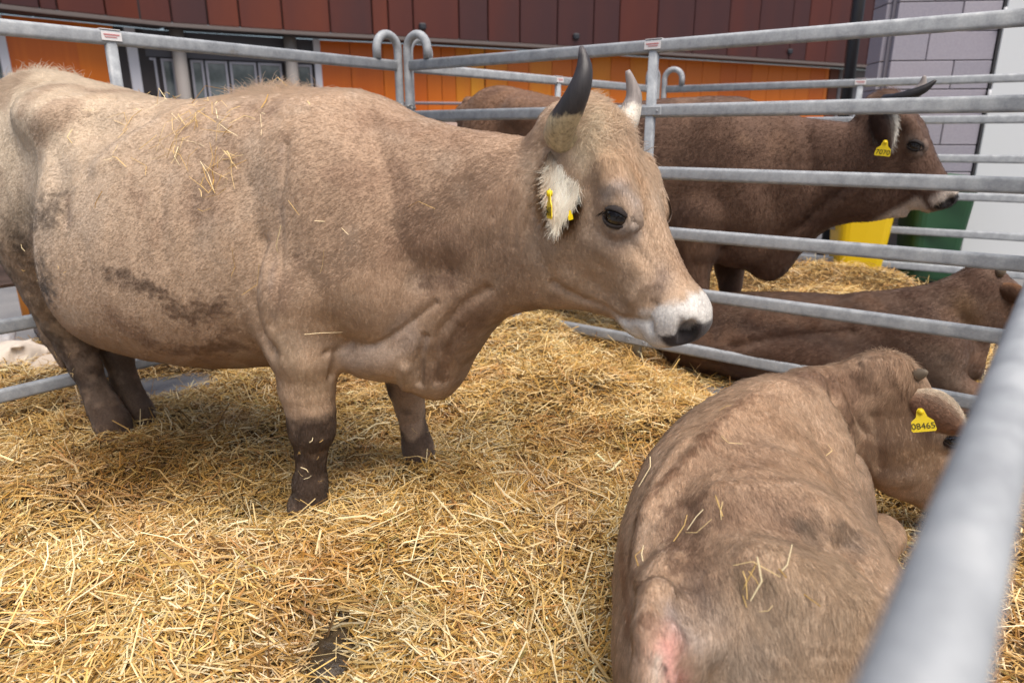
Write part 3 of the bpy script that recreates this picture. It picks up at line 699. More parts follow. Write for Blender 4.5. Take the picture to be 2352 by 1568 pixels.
und = np.exp(-(((P[:, 0] + 1.30) * .9 - (P[:, 1] - 2.35) * .3) ** 2 / .50 ** 2 + ((P[:, 1] - 2.30) * .9 + (P[:, 0] + 1.30) * .3) ** 2 / .29 ** 2)) * (.6 + .8 * fbm(P, 5, 2)); und = np.clip(und, 0, 1)[:, None]
C = C * (1 - und * np.array((.66, .73, .86)))  # shade below the pale cow and damp trodden straw, both in the straw colour
damp = sstep(.52, .68, fbm(P + 11, 2.6, 3))[:, None] * (.5 + .5 * r.random((SN, 1))); C = C * (1 - damp * np.array((.30, .36, .50)))
pink = sstep(.55, .7, fbm(P + 31, 4.5, 2))[:, None]; C = C * (1 + pink * np.array((-.05, -.11, -.09)))
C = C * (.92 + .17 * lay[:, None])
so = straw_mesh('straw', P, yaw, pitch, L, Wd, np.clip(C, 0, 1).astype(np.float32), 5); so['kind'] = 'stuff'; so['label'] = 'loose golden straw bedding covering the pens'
# dung patches trodden into the straw
def dung_nodes(t, b):
    c = nd(t, 'ShaderNodeTexCoord'); f = noise(t, 40, 5, .7, c.outputs['Object']); t.links.new(ramp(t, f, [(.3, srgb(38, 30, 22)), (.7, srgb(78, 64, 44))]), b.inputs['Base Color']); bump(t, b, f, .8, .01)
dm = mat('dung', None, .35, 0, dung_nodes)
def dung(at, r, label, seed):
    def f(P): return ellip(P, (0, 0, 0), r) + (fbm(P + seed, 14, 3) - .5) * .05
    V, Q = surface(f, (-r[0] * 1.6, -r[1] * 1.6, -.08), (r[0] * 1.5, r[1] * 1.5, .1), .008)
    z = float(bed(np.array([at[0]]), np.array([at[1]]))[0]); o = mesh_np('dung_patch', V, Q, dm); o.location = (at[0], at[1], z + .004); tag(o, label, 'dung', 'dung patches in the straw'); return o
dung((-.44, 1.38), (.06, .12, .028), 'dark wet dung patch in the straw at the bottom of the picture', 3)
# ------------------------------------------------------------------ the big pale brown cow
TRUNK = [(-1.06, 1.22, 1.0, .05, 0), (-1.02, 1.36, .94, .13, .05), (-.95, 1.445, .84, .195, .05), (-.85, 1.495, .74, .235, .0), (-.72, 1.502, .62, .245, -.0),
         (-.58, 1.472, .53, .255, -.05), (-.48, 1.450, .505, .285, -.14), (-.40, 1.432, .49, .345, -.26), (-.32, 1.417, .475, .388, -.25), (-.22, 1.400, .46, .40, -.22), (-.05, 1.381, .455, .40, -.18), (.12, 1.379, .465, .39, -.16), (.28, 1.390, .485, .365, -.12),
         (.45, 1.402, .51, .32, -.05), (.61, 1.40, .525, .275, .0), (.74, 1.392, .535, .235, .0), (.83, 1.368, .525, .205, .0), (.94, 1.324, .495, .182, .10), (1.01, 1.305, .49, .162, .2),
         (1.06, 1.294, .535, .154, .15), (1.12, 1.284, .62, .146, .1), (1.22, 1.272, .75, .132, .05), (1.33, 1.262, .80, .125, 0), (1.42, 1.265, .81, .115, 0), (1.50, 1.24, .83, .085, 0), (1.57, 1.16, .84, .03, 0)]
def standing_sdf(P, hf, thin=1.0):
    P = P / np.array((1, thin, 1), np.float32) if thin != 1 else P
    Qm = P.copy(); Qm[:, 1] = np.abs(Qm[:, 1])
    d = loft(P, TRUNK, 2.25)
    d = smin(d, ellip(Qm, (.73, .165, 1.04), (.16, .09, .27), rot('Y', -14)), .12)       # shoulder blade
    d = smin(d, ellip(Qm, (.61, .225, .80), (.10, .085, .19), rot('Y', 14)), .06)        # triceps
    d = smin(d, ellip(Qm, (.86, .155, .84), (.11, .085, .14)), .06)                       # shoulder point
    d = smin(d, ellip(Qm, (-.46, .205, 1.325), (.11, .07, .06), rot('Y', 10)), .15)      # hip hook
    d = smin(d, ellip(Qm, (-1.0, .105, 1.33), (.06, .05, .06)), .06)                      # pin bone
    d = smin(d, ellip(Qm, (-.79, .150, .99), (.21, .115, .33), rot('Y', 8)), .045)         # thigh
    d = smin(d, ellip(P, (.97, 0, .60), (.095, .08, .115)), .05)                           # brisket
    d = smin(d, ellip(Qm, (.82, .10, .635), (.14, .075, .095)), .04)
    d = smin(d, chain(P, [((.66, -.20, .80), .125), ((.645, -.205, .64), .105), ((.64, -.205, .52), .08), ((.648, -.205, .43), .069), ((.645, -.205, .37), .066), ((.632, -.205, .29), .044), ((.624, -.205, .23), .039), ((.615, -.205, .175), .051), ((.612, -.205, .13), .045), ((.60, -.205, .09), .062), ((.595, -.205, .02), .074)]), .05)
    d = smin(d, chain(P, [((.74, .19, .78), .12), ((.70, .20, .60), .095), ((.715, .20, .47), .075), ((.725, .20, .39), .064), ((.735, .20, .31), .048), ((.748, .20, .23), .043), ((.76, .20, .17), .052), ((.768, .20, .12), .050), ((.785, .20, .05), .068)]), .05)
    d = smin(d, chain(P, [((-.78, -.13, .86), .14), ((-.775, -.11, .66), .108), ((-.775, -.09, .52), .086), ((-.765, -.08, .43), .074), ((-.725, -.08, .33), .056), ((-.685, -.08, .235), .049), ((-.648, -.08, .165), .060), ((-.61, -.08, .10), .066), ((-.60, -.08, .03), .072)]), .05)
    d = smin(d, chain(P, [((-.78, .13, .86), .14), ((-.785, .11, .66), .108), ((-.79, .09, .52), .086), ((-.775, .08, .42), .073), ((-.745, .08, .33), .058), ((-.73, .08, .22), .052), ((-.715, .08, .15), .057), ((-.68, .08, .08), .065), ((-.67, .08, .02), .07)]), .05)
    d = smin(d, chain(P, [((-1.02, 0, 1.40), .05), ((-1.09, -.02, 1.18), .036), ((-1.09, -.05, .88), .028), ((-.99, -.09, .62), .030), ((-.89, -.10, .44), .034), ((-.85, -.10, .32), .012)], .02), .025)   # tail
    d = smin(d, ellip(P, (-.62, -.02, .58), (.14, .15, .10)), .05)                          # udder
    return smin(d, head_sdf(P * np.array((1, thin, 1), np.float32) if thin != 1 else P, hf), .045)

def horn(parent, pts, radii, hf_out, m, n=24):
    C = spline(hf_out(np.array(pts)), n); R = np.interp(np.linspace(0, 1, n), np.linspace(0, 1, len(radii)), radii)
    R = R * (1 + .025 * np.sin(np.arange(n) * 2.1) * (np.arange(n) < n * .45))
    V, F = tube_mesh(C, R, 18)
    o = poly_mesh('horn', V, F, m, parent, True); return o
def horn_material(name, z0, z1, pale, dark, tip):
    def nn(t, b):
        c = nd(t, 'ShaderNodeTexCoord'); s = nd(t, 'ShaderNodeSeparateXYZ'); t.links.new(c.outputs['Object'], s.inputs[0])
        nf = noise(t, 35, 5, .65, c.outputs['Object']); m1 = nd(t, 'ShaderNodeMath', operation='MULTIPLY_ADD'); m1.inputs[1].default_value = .06
        t.links.new(nf, m1.inputs[0]); t.links.new(s.outputs['Z'], m1.inputs[2])
        mr = nd(t, 'ShaderNodeMapRange'); mr.inputs[1].default_value = z0; mr.inputs[2].default_value = z1; t.links.new(m1.outputs[0], mr.inputs[0])
        base = ramp(t, noise(t, 90, 5, .7, c.outputs['Object']), [(.25, tuple(x * .35 for x in pale)), (.5, pale)])
        col = ramp(t, mr.outputs[0], [(0, pale), (.35, pale), (.40, dark), (.85, dark), (1, tip)])
        low = nd(t, 'ShaderNodeMath', operation='LESS_THAN'); low.inputs[1].default_value = .36; t.links.new(mr.outputs[0], low.inputs[0])
        f = mixc(t, low.outputs[0], col, base)
        mp = nd(t, 'ShaderNodeMapping'); mp.inputs['Scale'].default_value = (160, 160, 14); t.links.new(c.outputs['Object'], mp.inputs[0])
        g = noise(t, 1, 3, .6, mp.outputs[0])
        t.links.new(mixc(t, .35, f, ramp(t, g, [(.3, (.3,) * 3), (.7, (1.3,) * 3)]), 'MULTIPLY'), b.inputs['Base Color'])
        bump(t, b, g, .25, .003)
    return mat(name, None, .42, 0, nn, .4)

def ear_mesh(base, tip, wide, normal, L_pts=16, cup=.35, sc=1.0, thick=.006):
    """leaf shaped cupped ear; base,tip points; wide half width; normal = direction the hollow faces. Returns V, F, inner mask"""
    base = np.array(base, float); tip = np.array(tip, float); ax = tip - base; L = np.linalg.norm(ax); ax /= L
    n = np.array(normal, float); n -= ax * (n @ ax); n /= np.linalg.norm(n); w = np.cross(n, ax)
    K, J = L_pts, 11; V = []; inner = []
    for side in (0, 1):
        for i in range(K):
            t = i / (K - 1); prof = (math.sin(math.pi * min(1, .12 + .88 * t) ** .85) ** .8) if t < 1 else 0
            prof = max(prof, .32 * (1 - t) ** 2 + .02)
            for j in range(J):
                u = (j / (J - 1)) * 2 - 1
                d = cup * wide * (u * u - .5) * prof * (1 - .3 * t) - .10 * L * t * t * .5
                th = thick * (1 - u * u) * (1 if side else 0) * min(1, 3 * (1 - t) + .1)
                V.append(base + ax * L * t + w * wide * u * prof + n * (d - th)); inner.append(1 - side)
    F = []
    for side in (0, 1):
        o = side * K * J
        for i in range(K - 1):
            for j in range(J - 1):
                q = (o + i*J + j, o + i*J + j + 1, o + (i+1)*J + j + 1, o + (i+1)*J + j); F.append(q if side else q[::-1])
    return np.array(V), F, np.array(inner)
def coat_part(name, V, F, C, parent):
    Fq = np.array(F, np.int32); o = mesh_np(name, V, Fq, coat_mat, parent); col_attr(o, C); return o

cow = Animal('cow', (-1.118, 2.47, 0), math.radians(-26.9))
tag(cow.root, 'large pale brown horned cow standing side-on in the near pen', 'cow')
cow_hf = HeadFrame((1.43, -.005, 1.285), 55.8, -10, 0, .965)
cow.mesh(lambda P: standing_sdf(P, cow_hf), (-1.25, -.62, -.06), (1.95, .5, 1.62), .007)
cow.press([
    ([(648, 330), (641, 400), (634, 500), (634, 600), (628, 700), (620, 750)], .012, -.006),
    ([(590, 560), (574, 640), (572, 700), (590, 765), (612, 800)], .026, -.020),
    ([(604, 620), (603, 700), (615, 770)], .035, .009),
    ([(700, 450), (720, 560), (730, 660)], .09, .014),
    ([(560, 430), (580, 520)], .06, -.012), ([(480, 420), (500, 560), (500, 700)], .06, .006), ([(430, 430), (440, 600)], .025, -.004), ([(360, 430), (365, 600)], .025, -.004),
    ([(845, 240), (868, 320), (880, 420), (900, 520), (925, 600)], .026, -.008),
    ([(800, 330), (830, 450), (850, 560)], .06, .010),
    ([(965, 650), (1010, 640)], .05, -.020),
    ([(760, 815), (850, 800), (930, 765), (990, 700)], .012, -.009), ([(800, 840), (900, 820), (960, 790)], .05, .010),
    ([(1000, 885), (992, 830), (1008, 770), (1060, 710), (1120, 675)], .016, -.011), ([(1030, 880), (1030, 820), (1060, 760)], .014, -.005),
    ([(965, 885), (958, 825), (970, 770)], .012, -.013), ([(925, 890), (930, 850)], .02, .012),
    ([(1050, 560), (1100, 500), (1150, 430)], .06, .008),
    ([(1235, 335), (1212, 430), (1208, 520), (1225, 590), (1262, 655)], .020, -.009),
    ([(1195, 420), (1175, 500), (1165, 560)], .008, -.004), ([(1175, 400), (1150, 480), (1135, 560)], .008, -.004), ([(1205, 470), (1190, 540), (1192, 600)], .008, -.004), ([(1150, 420), (1125, 500)], .008, -.003),
    ([(1262, 660), (1330, 690), (1420, 735), (1480, 748)], .012, -.010),
    ([(195, 290), (260, 290), (330, 262)], .06, -.026), ([(222, 376), (270, 330), (330, 290), (412, 251)], .035, .012),
    ([(100, 260), (160, 235), (230, 220)], .05, .014), ([(110, 330), (130, 420)], .05, -.010),
    ([(150, 445), (140, 500)], .03, -.008), ([(560, 240), (620, 262), (700, 250)], .035, -.008),
    ([(765, 870), (775, 820), (800, 795)], .014, -.012), ([(700, 900), (705, 860)], .03, .006),
    ([(1400, 420), (1450, 425), (1480, 470)], .022, .007), ([(1480, 480), (1475, 520), (1462, 525)], .010, .006),
    ([(1340, 560), (1420, 600), (1490, 650)], .03, .008), ([(1440, 560), (1500, 640)], .012, -.004), ([(1300, 620), (1380, 670)], .03, -.006),
    ([(1485, 690), (1478, 730), (1490, 765)], .012, -.010), ([(1440, 690), (1470, 660)], .015, .006),
    ([(1400, 340), (1410, 390)], .02, -.006), ([(1500, 540), (1540, 610)], .02, -.004),
])
# whole hide: slack folds and muscle relief
_w = (fbm(cow.V, 5, 3) - .5) * .016 + (fbm(cow.V * (1, 1, .35), 26, 2) - .5) * .004
cow.V = cow.V + cow.N * (_w * sstep(.25, .5, cow.V[:, 2]) * (1 - .75 * sstep(1.3, 1.5, cow.V[:, 0])))[:, None]; cow.N = normals(cow.V, cow.Q); cow.view()
cow.spots([
    ([(240, 625), (290, 650), (340, 668)], .035, (84, 64, 50), .85), ([(150, 460), (150, 510)], .025, (120, 95, 78), .6), ([(390, 715), (450, 735), (530, 712)], .05, (88, 64, 48), .85),
    ([(330, 785), (420, 812), (540, 795)], .06, (100, 72, 54), .75), ([(260, 740), (300, 765)], .05, (128, 96, 72), .5),
    ([(480, 330), (530, 345)], .06, (140, 115, 95), .5), ([(430, 470), (470, 480)], .06, (152, 124, 104), .5), ([(560, 240), (610, 250)], .05, (135, 108, 88), .5),
    ([(850, 270), (950, 290), (1050, 310)], .05, (136, 106, 84), .55), ([(640, 340), (634, 500), (630, 640), (625, 740)], .010, (146, 128, 116), .5),
    ([(975, 655), (1020, 650)], .055, (112, 88, 72), .75), ([(940, 560), (1000, 600)], .06, (140, 112, 92), .4),  # first tint: shade of the pocket between neck and shoulder, painted into the coat
    ([(790, 830), (880, 820), (950, 800)], .045, (190, 168, 150), .8), ([(900, 770), (930, 740)], .03, (182, 162, 148), .5), ([(1010, 870), (1040, 800), (1080, 740)], .055, (126, 96, 75), .8),
    ([(700, 880), (740, 890)], .05, (176, 150, 122), .6), ([(640, 780), (660, 830)], .035, (182, 158, 132), .5), ([(740, 720), (800, 690)], .05, (150, 120, 92), .4),
    ([(1050, 450), (1100, 400)], .08, (150, 122, 100), .4), ([(1210, 380), (1220, 440)], .03, (190, 168, 146), .6), ([(1150, 560), (1180, 620)], .05, (150, 124, 103), .4),
    ([(1380, 440), (1400, 420), (1440, 425), (1470, 460)], .022, (178, 166, 158), .7), ([(1390, 530), (1440, 545), (1470, 530)], .025, (168, 156, 148), .75), ([(1340, 560), (1360, 500)], .04, (158, 140, 126), .5),
    ([(1500, 650), (1520, 620)], .03, (140, 122, 112), .6), ([(1460, 640), (1480, 620)], .02, (185, 158, 132), .5), ([(1560, 600), (1580, 620)], .03, (165, 132, 104), .5),
    ([(1330, 350), (1350, 310), (1375, 280)], .045, (214, 196, 168), .75), ([(1390, 250), (1410, 270)], .03, (184, 154, 124), .6), ([(1390, 330), (1400, 380)], .03, (180, 150, 118), .5), ([(1440, 350), (1480, 420), (1490, 480)], .02, (172, 138, 106), .6),
    ([(110, 480), (60, 560), (100, 640)], .09, (96, 80, 64), .85), ([(30, 560), (70, 620), (100, 660)], .05, (60, 46, 36), .8), ([(105, 680), (125, 760), (150, 830), (175, 890)], .05, (48, 38, 32), .92), ([(210, 780), (220, 850)], .05, (128, 106, 88), .5), ([(60, 480), (20, 520)], .06, (120, 105, 85), .6),
])
def cow_coat(P, n):
    C = np.tile(sA(190, 161, 134), (len(P), 1)); f = fbm(P, 7, 3); g = fbm(P, 30, 2)
    C = mix(C, sA(224, 210, 188), sstep(.15, -.75, P[:, 0]) * sstep(.75, 1.3, P[:, 2]) * .95)
    C = mix(C, sA(200, 177, 150), sstep(.5, -.2, P[:, 0]) * sstep(.7, 1.25, P[:, 2]) * .6)
    C = mix(C, sA(154, 124, 101), sstep(.50, 1.0, P[:, 0]) * sstep(1.42, 1.3, P[:, 0]) * .6 * sstep(.6, .9, P[:, 2]))
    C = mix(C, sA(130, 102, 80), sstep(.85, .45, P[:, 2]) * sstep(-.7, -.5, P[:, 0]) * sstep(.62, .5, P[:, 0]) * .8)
    C = mix(C, sA(150, 120, 98), sstep(.62, .72, f) * .5); C = mix(C, sA(192, 170, 148), sstep(.45, .3, f) * .4)
    C = cow.paint(P, C)
    e = (fbm(P, 16, 3) - .5) * .18
    mud = sstep(.46, .41, P[:, 2] + e * .6) * (P[:, 0] > .3) * np.where(P[:, 1] > 0, sstep(.62, .45, fbm(P, 12, 2)) * .6 + .35, 1) + sstep(.66, .40, P[:, 2] + e * 1.6) * (P[:, 0] < -.4) * (P[:, 2] < .75) * .85
    C = mix(C, mix(np.tile(sA(66, 52, 44), (len(P), 1)), sA(102, 84, 70), sstep(.5, .7, g)), mud * .95)
    th = sstep(-.50, -.60, P[:, 0] + (f - .5) * .15) * sstep(1.02, .86, P[:, 2] + e * .8) * sstep(.40, .5, P[:, 2]); C = mix(C, mix(np.tile(sA(84, 68, 53), (len(P), 1)), sA(126, 104, 82), sstep(.45, .65, g)), th * .8)     # caked thigh
    q = cow_hf.loc(P); hd = sstep(-.03, .03, q[:, 0]) * (np.abs(q[:, 1]) < .2) * (q[:, 2] < .16) * (P[:, 0] > 1.25)
    mz = sstep(.515, .545, q[:, 0] + (g - .5) * .04 + np.clip(-q[:, 2], 0, .1) * .2) * hd; C = mix(C, sA(226, 220, 212), mz)
    pad = sstep(.604, .616, q[:, 0] - .30 * np.minimum(q[:, 2] - .045, 0) + .012 * np.exp(-((np.abs(q[:, 1]) - .055) / .02) ** 2)) * sstep(-.03, -.012, q[:, 2]) * sstep(.098, .085, np.abs(q[:, 1])) * hd
    C = mix(C, sA(50, 44, 44), pad)
    ns = np.exp(-(((np.abs(q[:, 1]) - .056) / .022) ** 2 + ((q[:, 0] - .608) / .024) ** 2 + ((q[:, 2] - .048) / .022) ** 2)) * hd; C = mix(C, sA(20, 16, 16), np.clip(ns * 1.6, 0, 1))
    ey = np.exp(-(((q[:, 0] - .283) / .030) ** 2 + ((q[:, 2] - .045) / .030) ** 2) ** 2) * hd; C = mix(C, sA(48, 40, 38), np.clip(ey * .9, 0, 1))
    return C * (0.92 + .16 * g)[:, None]
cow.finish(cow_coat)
def cow_dir(P, n):
    d = np.tile(np.array((-1., 0, -.45), np.float32), (len(P), 1))
    d[:, 2] -= .6 * sstep(.9, .6, P[:, 2])
    q = cow_hf.loc(P); hd = sstep(.0, .08, q[:, 0])
    hv = np.tile(cow_hf.vec((.8, 0, -.35)), (len(P), 1)); hv = hv * np.sign(q[:, :1] + .001 - 0) 
    sw = np.stack([np.ones(len(P)) * .8, np.sign(q[:, 1]) * .3, -.3 * np.ones(len(P))], 1) @ cow_hf.M.T
    d = d * (1 - hd)[:, None] + sw * hd[:, None]
    lg = sstep(.62, .5, P[:, 2]) * ((P[:, 0] > .45) * (P[:, 0] < .9) | (P[:, 0] < -.5)); d = d * (1 - lg)[:, None] + np.array((0, 0, -1.)) * lg[:, None]
    return d
def cow_len(P):
    L = np.full(len(P), .011); q = cow_hf.loc(P)
    L = np.where(q[:, 0] > .2, .010, L); L = np.where((q[:, 0] > .5), .006, L)
    L += .030 * np.exp(-((P[:, 0] - .42) / .16) ** 2) * sstep(1.36, 1.40, P[:, 2]) + .012 * sstep(1.36, 1.42, P[:, 2]) * (P[:, 0] < .9)
    L += .012 * np.exp(-((P[:, 0] + .8) / .2) ** 2) * sstep(1.40, 1.48, P[:, 2])
    L += .030 * np.exp(-((q[:, 0] - .01) / .07) ** 2) * sstep(.02, .08, q[:, 2]) + .014 * np.exp(-((q[:, 0] - .13) / .08) ** 2) * sstep(.05, .10, q[:, 2])
    return L
def near_dens(P, side=-1):
    return np.where(P[:, 1] * side > -.12, 1.0, .15) * np.where(P[:, 2] < .05, .1, 1)
FUR = 1.0
def cow_dens(P):
    q = cow_hf.loc(P); pad = (q[:, 0] - .30 * np.minimum(q[:, 2] - .045, 0) > .606) & (q[:, 2] > -.02); ey = (((q[:, 0] - .283) / .036) ** 2 + ((q[:, 2] - .045) / .034) ** 2 < 1)
    return near_dens(P) * np.where(pad | ey, 0.0, 1.0) * (1 + 1.5 * (q[:, 0] > -.05))
fur(cow.root, cow.V, cow.Q, cow.N, cow.C, int(300000 * FUR), cow_dir, cow_len, .00034, .26, cow_dens, seed=3, wob=.25, clump=.10, jitter=.14, cj=.08)
_up = lambda P, n: np.tile(np.array((-.2, 0, .8)), (len(P), 1))
fur(cow.root, cow.V, cow.Q, cow.N, cow.C, 1500, _up, lambda P: np.full(len(P), .034), .0004, 1.1, lambda P: np.exp(-((P[:, 0] - .40) / .11) ** 2) * sstep(1.375, 1.40, P[:, 2]) + .25 * np.exp(-((P[:, 0] + .80) / .13) ** 2) * sstep(1.45, 1.49, P[:, 2]) + 1e-9, seed=8, jitter=.5)
fur(cow.root, cow.V, cow.Q, cow.N, np.clip(cow.C * 1.05, 0, 1), 3500, lambda P, n: np.tile(np.array((.5, -.25, .2)), (len(P), 1)), lambda P: np.full(len(P), .032), .0004, .65, lambda P: (lambda q: np.exp(-((q[:, 0] - .02) / .07) ** 2) * sstep(.03, .07, q[:, 2]))(cow_hf.loc(P)) + 1e-9, seed=9, jitter=.6, wob=.9)
# horns, eyes, ears, tag
hm = horn_material('horn_dark', 1.245, 1.50, srgb(190, 172, 138), srgb(58, 54, 54), srgb(104, 98, 96))
hm2 = horn_material('horn_far', 1.28, 1.52, srgb(216, 206, 190), srgb(150, 140, 134), srgb(140, 130, 124))
def strands(parent, name, P, rad, col, n):
    k = len(P) // 4; cu = bpy.data.hair_curves.new(name); cu.add_curves([4] * k)
    cu.position_data.foreach_set('vector', np.asarray(P, np.float32).ravel())
    ra = cu.attributes.get('radius') or cu.attributes.new('radius', 'FLOAT', 'POINT'); ra.data.foreach_set('value', np.tile(np.array([1, .9, .6, .2], np.float32) * rad, k))
    a = cu.attributes.new('tint', 'FLOAT_COLOR', 'CURVE'); a.data.foreach_set('color', np.tile(np.array((*col, 1), np.float32), k))
    a = cu.attributes.new('skin_normal', 'FLOAT_VECTOR', 'CURVE'); a.data.foreach_set('vector', np.tile(np.asarray(n, np.float32), k))
    cu.materials.append(fur_mat); return link(bpy.data.objects.new(name, cu), parent)
def furry_ear(a, base, tip, wide, normal, inner_c, outer_c, edge_c, hair=.04, count=5000, lift=.5, cup=.35, inner_hair=True, seed=2):
    Ve, Fe, inn = ear_mesh(base, tip, wide, normal, cup=cup)
    u = np.tile(np.tile(np.linspace(-1, 1, 11), 16), 2)
    C = np.where(inn[:, None] > .5, inner_c, outer_c) * np.ones((len(Ve), 3)); C = mix(C, edge_c, np.abs(u) ** 6)
    e = coat_part('ear', Ve, Fe, C, a.root); Qe = np.array(Fe); Ne = normals(Ve.astype(np.float32), Qe)
    ax = np.array(tip) - np.array(base); ax /= np.linalg.norm(ax)
    hl = lambda P: np.full(len(P), hair)
    o = fur(a.root, Ve.astype(np.float32), Qe, Ne, C, count, lambda P, n: np.tile(ax, (len(P), 1)), hl, .00035, lift, None, seed=seed, jitter=.22, name='ear_hair')
    o.parent = e
    return e
def head_of(a, hf, horns, lids=(sA(46, 38, 36), sA(150, 130, 113))):
    for s in (-1, 1):
        Vl, Fl, La = eye_parts(a.root, hf, s)
        k = np.repeat(np.arange(6), 44); C = np.where((k <= 3)[:, None], lids[0], lids[1])
        coat_part('eyelid', hf.out(Vl), Fl, C, a.root)
        strands(a.root, 'eyelashes', hf.out(La), .0005, sA(30, 22, 20), hf.vec((0, s, 0)))
    for pts, radii, m in horns: horn(a.root, pts, radii, lambda x: x, m)
head_of(cow, cow_hf, [
    ([(1.485, -.045, 1.262), (1.452, -.085, 1.260), (1.442, -.118, 1.270), (1.462, -.150, 1.294), (1.492, -.172, 1.328), (1.516, -.180, 1.371), (1.521, -.172, 1.413), (1.508, -.16, 1.456)], [.038, .040, .039, .036, .031, .025, .018, .005], hm),
    ([(1.51, .04, 1.262), (1.525, .07, 1.275), (1.538, .1, 1.303), (1.543, .12, 1.338), (1.545, .123, 1.371), (1.530, .11, 1.426)], [.036, .034, .031, .026, .020, .006], hm2)])

furry_ear(cow, (1.440, -.070, 1.240), (1.472, -.185, 1.070), .047, (.45, -.85, .3), sA(244, 236, 220), sA(176, 150, 124), sA(214, 192, 166), .056, 15000, .50, cup=.5, seed=12)
furry_ear(cow, (1.50, .09, 1.225), (1.56, .235, 1.20), .04, (.8, .2, .3), sA(236, 226, 206), sA(190, 170, 146), sA(240, 232, 215), .03, 2500, .4, seed=13)
# ------------------------------------------------------------------ lying animals: trunk lofted along a curved path on the ground
def path_coords(P, path):
    out_t = np.zeros(len(P), np.float32); out_l = np.zeros(len(P), np.float32); best = np.full(len(P), 9e9, np.float32); s = 0.0
    for i in range(len(path) - 1):
        a, b = path[i], path[i + 1]; e = b - a; L = float(np.linalg.norm(e)); u = e / L
        rx, ry = P[:, 0] - a[0], P[:, 1] - a[1]; t = rx * u[0] + ry * u[1]
        tc = np.clip(t, None if i == 0 else 0, None if i == len(path) - 2 else L); lat = rx * (-u[1]) + ry * u[0]
        dd = (t - tc) ** 2 + lat ** 2; m = dd < best
        best[m] = dd[m]; out_t[m] = s + tc[m]; out_l[m] = np.where(np.abs(t - tc)[m] > 1e-6, np.sign(lat[m]) * np.sqrt(dd[m]), lat[m]); s += L
    return out_t, out_l
def lying_trunk(P, path, tab, roll):
    t, l = path_coords(P, path); tab = np.asarray(tab, np.float32)
    th = np.radians(np.interp(t, tab[:, 0], roll)); zc = np.interp(t, tab[:, 0], (tab[:, 1] + tab[:, 2]) / 2)
    y = l * np.cos(th) + (P[:, 2] - zc) * np.sin(th) * -1; z = l * np.sin(th) + (P[:, 2] - zc) * np.cos(th) + zc
    return loft(np.stack([t, y, z], 1).astype(np.float32), tab, 2.2)

# ---- calf lying in the near pen, seen from behind
CO = np.array((.55, 1.40, 0.))
calf = Animal('calf', (CO[0], CO[1], 0.0), 0.0)
tag(calf.root, 'brown calf lying on straw in the lower right, rump towards the camera', 'calf')
def cw(x, y, z=0.0): return np.array((x - CO[0], y - CO[1], z), np.float32)
cpath = spline([cw(.50, .915)[:2], cw(.505, 1.02)[:2], cw(.515, 1.16)[:2], cw(.54, 1.34)[:2], cw(.61, 1.53)[:2], cw(.73, 1.69)[:2], cw(.86, 1.82)[:2]], 28)
calf_tab = [(.0, .40, .16, .10, 0), (.025, .46, .08, .19, .05), (.07, .515, .02, .245, .0), (.17, .55, -.03, .275, -.05), (.32, .575, -.05, .30, -.12), (.48, .60, -.05, .305, -.15), (.64, .625, -.04, .285, -.15), (.78, .635, -.01, .24, -.1), (.90, .62, .04, .19, 0), (1.0, .58, .10, .14, 0), (1.09, .50, .2, .06, 0)]
calf_roll = [35, 35, 35, 34, 32, 30, 26, 20, 12, 5, 0]
calf_hf = HeadFrame(cw(1.055, 1.86, .605), 52, 3, -4, .87)
def calf_sdf(P):
    d = lying_trunk(P, cpath, calf_tab, calf_roll)
    d = smin(d, ellip(P, cw(.66, 1.13, .24), (.20, .20, .21), rot('Z', 25)), .08)          # right haunch
    d = smin(d, ellip(P, cw(.36, 1.13, .18), (.13, .2, .18)), .08)                          # left haunch
    d = smin(d, ellip(P, cw(.32, 1.05, .455), (.075, .12, .06), rot('Z', 5)), .06)        # croup
    d = smin(d, ellip(P, cw(.62, 1.20, .475), (.09, .08, .07)), .10)                         # right hip
    d = smin(d, chain(P, [(cw(.66, 1.06, .2), .17), (cw(.78, 1.24, .2), .135), (cw(.855, 1.36, .17), .10)], .04), .06)   # thigh to stifle
    d = smin(d, chain(P, [(cw(.86, 1.36, .14), .085), (cw(.76, 1.12, .07), .06), (cw(.68, .92, .06), .05), (cw(.84, 1.0, .045), .042), (cw(1.0, 1.12, .04), .045)], .03), .04)
    d = smin(d, ellip(P, cw(.80, 1.60, .30), (.13, .12, .22), rot('Z', -40)), .08)          # right shoulder
    d = smin(d, chain(P, [(cw(.90, 1.58, .20), .095), (cw(.98, 1.64, .15), .07), (cw(1.10, 1.78, .12), .062), (cw(1.07, 1.77, .07), .05), (cw(.92, 1.60, .045), .04)], .03), .04)
    d = smin(d, chain(P, [(cw(.74, 1.74, .47), .14), (cw(.88, 1.86, .495), .112), (cw(1.0, 1.90, .51), .10), (cw(1.07, 1.89, .50), .085)], .05), .06)      # neck
    d = smin(d, chain(P, [(cw(.84, 1.82, .36), .11), (cw(.98, 1.88, .38), .08)], .05), .05)
    # tail
    d = smin(d, chain(P, [(cw(.27, 1.02, .49), .045), (cw(.245, .945, .478), .036), (cw(.228, .905, .42), .030), (cw(.228, .895, .34), .026), (cw(.24, .90, .2), .022)], .02), .014)
    d = smin(d, ellip(P, cw(.285, .945, .41), (.036, .034, .065)), .02)
    d = smax(d, -cone(P, cw(.272, .908, .43), cw(.282, .906, .36), .004, .006), .01)
    return smin(d, head_sdf(P, calf_hf), .04)
calf.mesh(calf_sdf, cw(.0, .68, -.02), cw(1.62, 2.2, .85), .0075)
